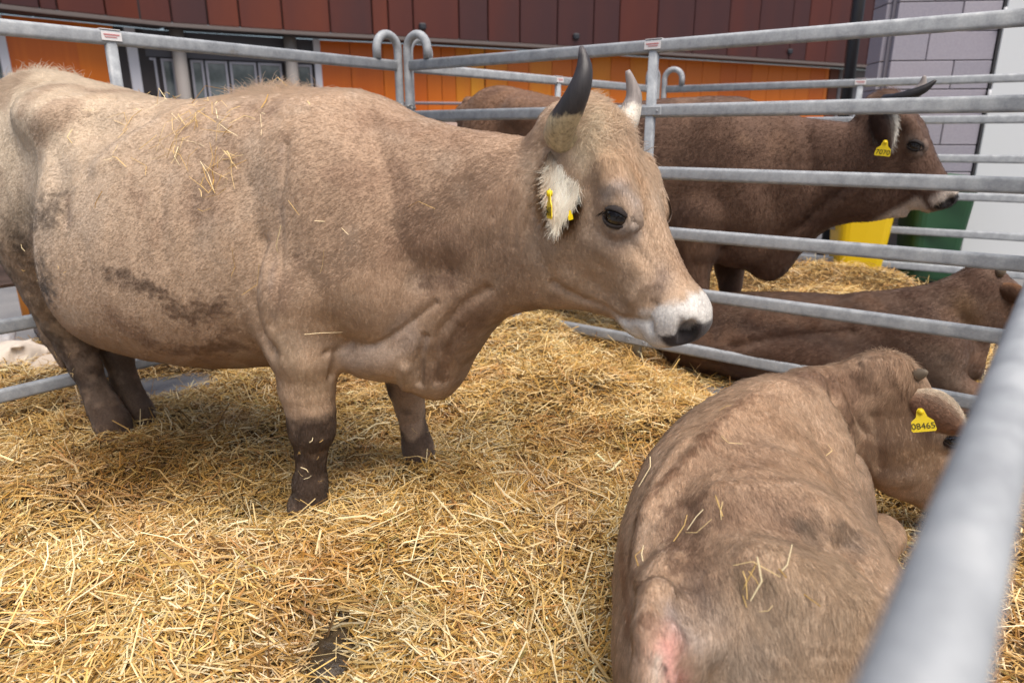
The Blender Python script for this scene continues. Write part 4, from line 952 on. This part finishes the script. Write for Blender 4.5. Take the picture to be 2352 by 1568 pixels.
calf.press([
    ([(1900, 850), (1925, 920), (1960, 990), (1975, 1060)], .018, -.016), ([(1940, 870), (1960, 930), (1985, 1000)], .012, -.008),
    ([(1985, 1225), (1960, 1160), (1930, 1080), (1890, 1000)], .03, -.014), ([(1600, 1060), (1560, 1120), (1540, 1200)], .04, -.006), ([(1570, 1010), (1510, 1090), (1480, 1180)], .02, .008),
    ([(1495, 1430), (1450, 1310), (1470, 1200), (1530, 1100), (1630, 995), (1730, 905)], .03, .009), ([(1570, 1400), (1540, 1290), (1565, 1190), (1640, 1085), (1740, 985)], .055, -.010), ([(1740, 1290), (1760, 1280)], .06, .018),
    ([(1650, 1060), (1760, 1075), (1870, 1140)], .018, .004), ([(1690, 1010), (1800, 1030), (1900, 1090)], .018, .004), ([(1640, 1110), (1740, 1130), (1840, 1180)], .018, .004),
    ([(1770, 1180), (1850, 1210), (1950, 1230)], .05, -.026), ([(1640, 1120), (1740, 1100), (1850, 1120)], .05, .010), ([(1560, 1300), (1600, 1400)], .05, -.018), ([(1700, 1290), (1780, 1310)], .05, .012),
    ([(1960, 1240), (2000, 1300), (2020, 1340)], .02, -.014), ([(1530, 1350), (1510, 1450)], .02, -.012), ([(1600, 1480), (1640, 1560)], .05, .01),
    ([(2000, 960), (2010, 1030), (2020, 1080)], .015, -.008),
])
_w = (fbm(calf.V, 7, 3) - .5) * .014 + (fbm(calf.V, 28, 2) - .5) * .004; calf.V = calf.V + calf.N * _w[:, None]; calf.N = normals(calf.V, calf.Q); calf.view()
calf.spots([
    ([(1480, 1420), (1440, 1300), (1460, 1200), (1510, 1110), (1600, 1015), (1720, 905)], .022, (118, 82, 58), .7), ([(1440, 1430), (1430, 1330), (1425, 1250)], .02, (140, 92, 60), .6),
    ([(1560, 1180), (1580, 1280), (1600, 1330)], .07, (112, 84, 66), .75), ([(1700, 1160), (1800, 1190)], .06, (132, 104, 84), .5), ([(1850, 1200), (1930, 1215), (1960, 1240)], .035, (96, 82, 70), .8), ([(1790, 1230), (1850, 1240)], .03, (110, 92, 78), .6),
    ([(1700, 1335), (1740, 1320), (1770, 1330)], .022, (72, 58, 34), .9), ([(1680, 1290), (1700, 1300)], .025, (100, 80, 56), .6), ([(1800, 1380), (1810, 1370)], .015, (100, 84, 66), .6),
    ([(1590, 1350), (1610, 1390), (1650, 1410)], .04, (112, 96, 88), .65), ([(1550, 1400), (1560, 1440), (1600, 1450)], .03, (168, 154, 148), .7),
    ([(1850, 1330), (1930, 1330), (1980, 1400)], .10, (182, 154, 124), .7), ([(1760, 1440), (1820, 1520), (1700, 1540)], .10, (178, 156, 132), .7), ([(1650, 1480), (1700, 1540)], .05, (186, 170, 154), .5),
    ([(1760, 950), (1850, 1000), (1900, 1100)], .09, (172, 138, 108), .6), ([(1850, 860), (1950, 880), (1960, 960)], .07, (122, 92, 72), .8), ([(1700, 1050), (1780, 1080)], .06, (160, 126, 98), .4),
    ([(2060, 900), (2100, 980), (2060, 1030)], .10, (138, 108, 84), .7), ([(2130, 1040), (2090, 1060)], .05, (160, 126, 94), .5), ([(2150, 1000), (2180, 1010)], .02, (190, 170, 150), .5), ([(2090, 1090), (2040, 1095)], .03, (158, 134, 116), .6),
    ([(2010, 1180), (2020, 1200)], .03, (150, 132, 120), .6), ([(1535, 1480), (1548, 1530), (1560, 1568)], .030, (218, 160, 146), .95), ([(1500, 1510), (1508, 1560)], .012, (206, 190, 172), .8), ([(1530, 1525), (1540, 1560)], .006, (46, 32, 30), .9),
])
def calf_coat(P, n):
    C = np.tile(sA(198, 166, 137), (len(P), 1)); f = fbm(P, 9, 3); g = fbm(P, 32, 2)
    C = mix(C, sA(156, 126, 102), sstep(.55, .72, f) * .5); C = mix(C, sA(198, 170, 144), sstep(.45, .3, f) * .4)
    C = calf.paint(P, C)
    q = calf_hf.loc(P); hd = (np.abs(q[:, 1]) < .2) * (q[:, 0] > 0) * (P[:, 0] > .35)
    C = mix(C, sA(214, 204, 192), sstep(.49, .53, q[:, 0]) * hd); C = mix(C, sA(46, 40, 40), sstep(.575, .59, q[:, 0]) * (q[:, 2] > -.03) * hd)
    ey = np.exp(-(((q[:, 0] - .283) / .034) ** 2 + ((q[:, 2] - .045) / .032) ** 2) ** 2) * hd; C = mix(C, sA(48, 38, 34), np.clip(ey * .9, 0, 1))
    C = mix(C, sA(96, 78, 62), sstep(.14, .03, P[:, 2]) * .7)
    return C * (0.92 + .16 * g)[:, None]
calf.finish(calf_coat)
def calf_dir(P, n):
    t, l = path_coords(P, cpath); u = np.gradient(cpath, axis=0); u /= np.linalg.norm(u, axis=1, keepdims=True); i = np.clip((t / 1.09 * 27).astype(int), 0, 27)
    d = np.zeros((len(P), 3)); d[:, 0] = -u[i, 0]; d[:, 1] = -u[i, 1]; d[:, 2] = -.55 - .5 * sstep(.45, .2, P[:, 2])
    lr = np.stack([u[i, 1], -u[i, 0], np.zeros(len(P))], 1); d += lr * (.35 * sstep(-.05, .15, -l + .1))[:, None]
    q = calf_hf.loc(P); hd = sstep(.0, .08, q[:, 0]) * (P[:, 0] > .45); d = d * (1 - hd)[:, None] + calf_hf.vec((.8, 0, -.4)) * hd[:, None]
    return d
def calf_len(P):
    t, l = path_coords(P, cpath); q = calf_hf.loc(P)
    L = np.full(len(P), .015) + .008 * np.exp(-((l - .12) / .06) ** 2) * (P[:, 2] > .4) + .02 * sstep(.95, 1.1, t) * (P[:, 2] > .5) * (q[:, 0] < .05) * .3
    L = np.where((q[:, 0] > .25) & (P[:, 0] > .40), .011, L)
    return L + .016 * np.exp(-(q[:, 0] / .05) ** 2) * (q[:, 2] > .03) * (P[:, 0] > .40)
_pk = calf.line([(1530, 1480), (1548, 1530), (1565, 1568)])
fur(calf.root, calf.V, calf.Q, calf.N, calf.C, int(240000 * FUR), calf_dir, calf_len, .00038, .27, lambda P: np.where(P[:, 2] < .03, .05, 1.) * (1 - .95 * np.exp(-(calf.dist(P.astype(np.float32), _pk) / .03) ** 2)) * np.where(calf_hf.loc(P)[:, 0] > .57, .2, 1), seed=31, wob=.4, clump=.25, cj=.15)
bud = mat('horn_bud', srgb(112, 98, 80), .6)
head_of(calf, calf_hf, [], (sA(56, 44, 38), sA(158, 128, 104)))
for s in (-1, 1):
    b0 = calf_hf.out((.03, s * .085, .075)); b1 = calf_hf.out((.02, s * .115, .095))
    V_, F_ = tube_mesh(spline([b0, (b0 + b1) / 2, b1], 7), [.018, .017, .016, .014, .011, .008, .003], 14); poly_mesh('horn_bud', V_, F_, bud, calf.root, True)
eb = calf_hf.out((.085, -.09, .01)); et = eb + np.array((.125, -.09, -.06))
furry_ear(calf, eb, et, .066, (.15, .85, .35), sA(200, 160, 138), sA(150, 114, 90), sA(236, 214, 184), .008, 3000, .25, cup=.55, seed=41)
eb2 = calf_hf.out((.095, .10, .01)); furry_ear(calf, eb2, eb2 + np.array((.08, .14, .0)), .05, (.7, .1, -.3), sA(190, 160, 144), sA(150, 120, 100), sA(230, 214, 190), .012, 1200, .35, cup=.55, seed=42)

# ---- calf lying in the far pen behind the railings
DO = np.array((1.6, 3.45, 0.)); calf2 = Animal('calf', (DO[0], DO[1], .02), 0.0)
tag(calf2.root, 'dark brown calf lying behind the railings of the far pen', 'calf')
def dw(x, y, z=0.0): return np.array((x - DO[0], y - DO[1], z), np.float32)
dpath = spline([dw(.86, 3.88)[:2], dw(1.05, 3.78)[:2], dw(1.3, 3.60)[:2], dw(1.6, 3.38)[:2], dw(1.85, 3.22)[:2], dw(2.0, 3.12)[:2], dw(2.1, 3.08)[:2]], 24)
d2tab = [(.0, .28, .12, .05, 0), (.06, .34, .02, .17, 0), (.2, .385, -.05, .27, -.1), (.45, .42, -.06, .32, -.2), (.75, .455, -.06, .33, -.2), (1.05, .48, -.05, .31, -.2), (1.25, .50, .0, .25, -.1), (1.42, .50, .08, .16, 0), (1.6, .46, .15, .05, 0)]
d2roll = [10, 14, 16, 16, 14, 12, 8, 4, 0]
calf2_hf = HeadFrame(dw(2.12, 3.06, .63), 40, -2, 0, .72)
def calf2_sdf(P):
    d = lying_trunk(P, dpath, d2tab, d2roll)
    d = smin(d, ellip(P, dw(1.06, 3.68, .17), (.22, .19, .19), rot('Z', -35)), .08)
    d = smin(d, chain(P, [(dw(1.08, 3.66, .17), .14), (dw(1.30, 3.47, .13), .10), (dw(1.10, 3.55, .06), .055), (dw(.95, 3.66, .05), .045)], .03), .06)
    d = smin(d, ellip(P, dw(1.90, 3.0, .25), (.17, .13, .2), rot('Z', -30)), .08)
    d = smin(d, chain(P, [(dw(1.95, 2.95, .15), .09), (dw(2.12, 2.88, .10), .06), (dw(2.0, 2.86, .05), .045)], .03), .04)
    d = smin(d, chain(P, [(dw(1.75, 3.22, .36), .15), (dw(1.95, 3.12, .44), .12), (dw(2.06, 3.08, .52), .10), (dw(2.12, 3.06, .57), .085)], .05), .07)
    return smin(d, head_sdf(P, calf2_hf), .04)
calf2.mesh(calf2_sdf, dw(.6, 2.6, -.04), dw(2.95, 4.3, .95), .011)
calf2.press([([(1680, 790), (1800, 765), (1950, 755)], .025, -.014), ([(2060, 800), (2130, 850), (2200, 900)], .05, .012), ([(2220, 740), (2260, 800)], .03, -.012)])
_w = (fbm(calf2.V, 7, 3) - .5) * .014; calf2.V = calf2.V + calf2.N * _w[:, None]; calf2.N = normals(calf2.V, calf2.Q); calf2.view()
calf2.spots([([(1680, 790), (1800, 765), (1950, 755)], .03, (74, 48, 34), .7), ([(2150, 850), (2190, 880)], .08, (132, 110, 92), .7), ([(2200, 700), (2230, 740)], .05, (128, 98, 66), .6), ([(2180, 830), (2160, 820)], .02, (72, 60, 52), .6), ([(1750, 730), (1850, 740)], .06, (122, 88, 66), .4)])  # first tint: shade of the pressed back crease, painted into the coat
def calf2_coat(P, n):
    C = np.tile(sA(108, 84, 69), (len(P), 1)); f = fbm(P, 8, 3); C = mix(C, sA(84, 58, 44), sstep(.5, .7, f) * .6); C = mix(C, sA(128, 96, 74), sstep(.45, .3, f) * .5)
    return calf2.paint(P, C) * (0.9 + .2 * fbm(P, 32, 2))[:, None]
calf2.finish(calf2_coat)
fur(calf2.root, calf2.V, calf2.Q, calf2.N, calf2.C, int(70000 * FUR), lambda P, n: np.tile(np.array((-.8, .4, -.5)), (len(P), 1)), lambda P: np.full(len(P), .016), .0005, .3, None, seed=51, wob=.3, clump=.12, cj=.1)
head_of(calf2, calf2_hf, [], (sA(40, 32, 28), sA(92, 70, 56)))
b0 = calf2_hf.out((.03, -.085, .075)); b1 = calf2_hf.out((.015, -.125, .105)); V_, F_ = tube_mesh([b0, (b0 + b1) / 2, b1], [.022, .018, .004], 12); poly_mesh('horn_bud', V_, F_, bud, calf2.root, True)
eb = calf2_hf.out((.095, -.10, .01)); furry_ear(calf2, eb, eb + np.array((.12, -.08, -.06)), .05, (.3, .5, .3), sA(150, 120, 100), sA(92, 66, 50), sA(150, 110, 80), .012, 1200, .35, cup=.5, seed=52)

# ---- dark brown horned cow standing in the far pen
cow2 = Animal('cow', (.574, 4.245, .02), math.radians(-35), 1.03); tag(cow2.root, 'dark brown horned cow standing in the far pen behind the railings', 'cow')
cow2_hf = HeadFrame((1.39, .0, 1.34), 54, -2, 0, .87)
cow2.mesh(lambda P: standing_sdf(P, cow2_hf, .88), (-1.25, -.62, -.06), (1.98, .5, 1.62), .012)
cow2.press([([(1950, 420), (1900, 470), (1850, 520), (1790, 560)], .03, -.02), ([(1660, 580), (1650, 640)], .02, -.015), ([(1840, 260), (1850, 330), (1860, 420)], .03, -.012)] +
           [([(1850 + 9 * k, 275), (1846 + 10 * k, 380)], .006, -.004) for k in range(-8, 8)])
_w = (fbm(cow2.V, 6, 3) - .5) * .014; cow2.V = cow2.V + cow2.N * _w[:, None]; cow2.N = normals(cow2.V, cow2.Q); cow2.view()
cow2.spots([([(1700, 560), (1740, 620)], .10, (78, 54, 40), .5), ([(1700, 310), (1710, 330)], .03, (138, 108, 86), .5), ([(1150, 230), (1250, 215)], .12, (136, 102, 78), .5), ([(1120, 215), (1140, 205)], .05, (92, 66, 54), .6), ([(2095, 330), (2105, 350)], .025, (168, 152, 140), .6), ([(1940, 430), (1860, 500)], .05, (56, 38, 28), .6)])
def cow2_coat(P, n):
    C = np.tile(sA(108, 82, 66), (len(P), 1)); f = fbm(P, 6, 3); C = mix(C, sA(94, 69, 55), sstep(.5, .7, f) * .6); C = mix(C, sA(140, 109, 88), sstep(.45, .3, f) * .5)
    C = mix(C, sA(138, 104, 80), sstep(.0, -.5, P[:, 0]) * .5); C = mix(C, sA(82, 58, 46), sstep(.95, 1.2, P[:, 0]) * .5); C = cow2.paint(P, C)
    q = cow2_hf.loc(P); hd = (np.abs(q[:, 1]) < .2) * (P[:, 0] > 1.25); g = fbm(P, 30, 2)
    mz = np.maximum(sstep(.535, .575, q[:, 0]) * sstep(-.04, -.02, q[:, 2]), sstep(.50, .54, q[:, 0]) * sstep(-.04, -.075, q[:, 2])); C = mix(C, sA(214, 200, 186), mz * hd)
    C = mix(C, sA(40, 34, 34), sstep(.59, .605, q[:, 0]) * sstep(-.04, -.02, q[:, 2]) * hd)
    ey = np.exp(-(((q[:, 0] - .283) / .034) ** 2 + ((q[:, 2] - .045) / .032) ** 2) ** 2) * hd; C = mix(C, sA(40, 32, 30), np.clip(ey * .9, 0, 1))
    return C * (.9 + .2 * g)[:, None]
cow2.finish(cow2_coat)
def cow2_dir(P, n):
    d = np.tile(np.array((-1., 0, -.5)), (len(P), 1)); q = cow2_hf.loc(P); hd = sstep(0, .08, q[:, 0]); return d * (1 - hd)[:, None] + cow2_hf.vec((.8, 0, -.3)) * hd[:, None]
def cow2_len(P):
    q = cow2_hf.loc(P); return np.full(len(P), .014) + .03 * np.exp(-((q[:, 0] + .01) / .06) ** 2) * sstep(.02, .08, q[:, 2])
fur(cow2.root, cow2.V, cow2.Q, cow2.N, cow2.C, int(80000 * FUR), cow2_dir, cow2_len, .0006, .34, near_dens, seed=61, wob=.3, clump=.12, cj=.08)
hb = horn_material('horn_black', 1.325, 1.47, srgb(222, 214, 200), srgb(40, 36, 36), srgb(70, 64, 60))
head_of(cow2, cow2_hf, [
    ([(1.42, -.05, 1.350), (1.43, -.11, 1.352), (1.47, -.155, 1.356), (1.52, -.17, 1.372), (1.575, -.17, 1.398), (1.61, -.165, 1.43)], [.032, .031, .028, .024, .017, .005], hb),
    ([(1.44, .05, 1.355), (1.46, .10, 1.365), (1.50, .14, 1.385), (1.53, .145, 1.425), (1.535, .14, 1.47)], [.034, .032, .028, .020, .006], hm2)], (sA(38, 30, 28), sA(112, 92, 80)))
furry_ear(cow2, (1.385, -.085, 1.325), (1.49, -.18, 1.145), .068, (.35, .93, .1), sA(236, 224, 206), sA(78, 56, 45), sA(242, 234, 220), .024, 5000, .4, cup=.5, seed=62)
furry_ear(cow2, (1.45, .08, 1.29), (1.51, .23, 1.25), .05, (.7, .2, .2), sA(220, 206, 188), sA(90, 66, 52), sA(232, 222, 204), .02, 1500, .4, seed=63)

# ------------------------------------------------------------------ ear tags and straw on the hides
yel = mat('tag_yellow', srgb(238, 206, 20), .4); ink = mat('tag_ink', srgb(60, 52, 14), .6)
def ear_tag(a, p, nrm, up, w, h, text, parent):
    n = np.array(nrm, float); n /= np.linalg.norm(n); u = np.array(up, float); u -= n * (u @ n); u /= np.linalg.norm(u); x = np.cross(u, n)
    out = [(-.5, -.5), (.5, -.5), (.56, -.42), (.5, -.05), (.26, .12), (.16, .42), (.08, .5), (-.08, .5), (-.16, .42), (-.26, .12), (-.5, -.05), (-.56, -.42)]
    k = len(out); V = [(c[0] * w, c[1] * h, z) for z in (-.0012, .0012) for c in out]
    F = [tuple(range(k))[::-1], tuple(range(k, 2 * k))] + [(i, (i + 1) % k, k + (i + 1) % k, k + i) for i in range(k)]
    M = np.stack([x, u, n], 1); o = poly_mesh('ear_tag', np.array(V) @ M.T + np.asarray(p), F, yel, a.root)
    cu = bpy.data.curves.new('tag_number', 'FONT'); cu.body = text; cu.size = h * .42; cu.align_x = 'CENTER'; cu.align_y = 'CENTER'; cu.extrude = .0003
    if len(text) > 4: cu.size = h * .36
    tmp = bpy.data.objects.new('tmp', cu); S.collection.objects.link(tmp); me = bpy.data.meshes.new_from_object(tmp.evaluated_get(bpy.context.evaluated_depsgraph_get())); bpy.data.objects.remove(tmp)
    me.materials.clear(); me.materials.append(ink); t = bpy.data.objects.new('tag_number', me)
    if not text: return o
    link(t, o)
    t.matrix_local = Matrix([(M[i, 0], M[i, 1], M[i, 2], float(np.asarray(p)[i] + M[i, 1] * h * -.27 + M[i, 2] * .0022)) for i in range(3)] + [(0, 0, 0, 1)])
    bt = poly_mesh('button', *tube_mesh([np.asarray(p) + u * h * .34 + n * z for z in (-.006, 0, .006)], [.007, .008, .007], 12, up=x), yel, o, True)
    return o
def at_px(px, py, Y):
    u, v = px - 1176, py - 784; f = 1568 * cP - v * sP; return np.array((u / f * Y, Y, CAM_Z - (v * cP + 1568 * sP) / f * Y))
cam_dir = lambda p: (np.array((0, 0, CAM_Z)) - p) / np.linalg.norm(np.array((0, 0, CAM_Z)) - p)
p = at_px(1262, 468, 1.60); ear_tag(cow, cow.to_local(p), (-.80, -.60, .0), (-.10, 0, 1), .046, .068, '5417', None)
p = at_px(1310, 494, 1.60); ear_tag(cow, cow.to_local(p), (.97, -.12, .1), (-.35, 0, 1), .018, .022, '', None)
p = at_px(2030, 340, 3.10); ear_tag(cow2, cow2.to_local(p), (cam_dir(p) + (0.15, 0, 0)) @ cow2.R, (.1, 0, 1), .056, .066, '7070', None)
p = at_px(2118, 964, 1.665); ear_tag(calf, calf.to_local(p), cam_dir(p) + (.1, 0, .1), (-.28, 0, 1), .052, .062, '08465', None)
def wisps(a, spots, name, label, seed, lmin=.03, lmax=.12):
    r = np.random.default_rng(seed); P, Y, Pi, L = [], [], [], []
    for (x, y, n, s) in spots:
        for _ in range(n):
            q = (x + r.normal(0, s), y + r.normal(0, s)); dd = ((a.px[a.fm] - q) ** 2).sum(1); k = a.fm[np.argmin(dd)]
            nn = a.R @ a.N[k]; w = a.R @ (a.V[k] * a.sc) + a.at; d = r.normal(0, 1, 3) + np.array((0, 0, -.6)); d -= nn * (d @ nn); d /= np.linalg.norm(d); d = d + nn * r.normal(0, .08)
            l = r.uniform(lmin, lmax); P.append(w + nn * (.010 + .006 * r.random())); Y.append(math.atan2(d[1], d[0])); Pi.append(math.asin(np.clip(d[2], -1, 1))); L.append(l)
    n = len(P); C = PAL[r.choice([0, 2, 4, 1], n)] * r.uniform(.9, 1.1, (n, 1))
    o = straw_mesh(name, np.array(P), np.array(Y), np.array(Pi), np.array(L), r.uniform(.0014, .0032, n), np.clip(C, 0, 1).astype(np.float32), seed, .17); o['kind'] = 'stuff'; o['label'] = label
wisps(cow, [(440, 290, 16, 28), (420, 350, 7, 14), (500, 400, 12, 22), (540, 370, 8, 22), (520, 270, 6, 30), (480, 450, 4, 12), (350, 330, 5, 40), (300, 390, 4, 40), (600, 240, 6, 35), (450, 230, 12, 50), (330, 230, 7, 40), (700, 230, 3, 30), (560, 620, 3, 60), (980, 470, 1, 8), (200, 300, 4, 50), (720, 600, 4, 70)], 'loose_straw', 'straw wisps lying on the back of the pale brown cow', 71, .012, .12)
wisps(cow, [(710, 1020, 4, 14), (720, 1080, 5, 14), (950, 980, 3, 12), (160, 840, 7, 18), (120, 640, 5, 25), (70, 600, 4, 20)], 'loose_straw', 'straw bits stuck to the muddy legs of the pale cow', 73, .012, .03)
wisps(calf, [(1660, 1170, 1, 5), (1890, 1040, 1, 5), (1480, 1290, 2, 10), (1730, 1330, 5, 10), (1640, 1200, 2, 30), (1560, 1230, 2, 30), (1700, 1020, 2, 40), (1490, 1090, 1, 5), (1800, 1300, 3, 60)], 'loose_straw', 'straw wisps lying on the calf in the lower right', 72, .02, .085)
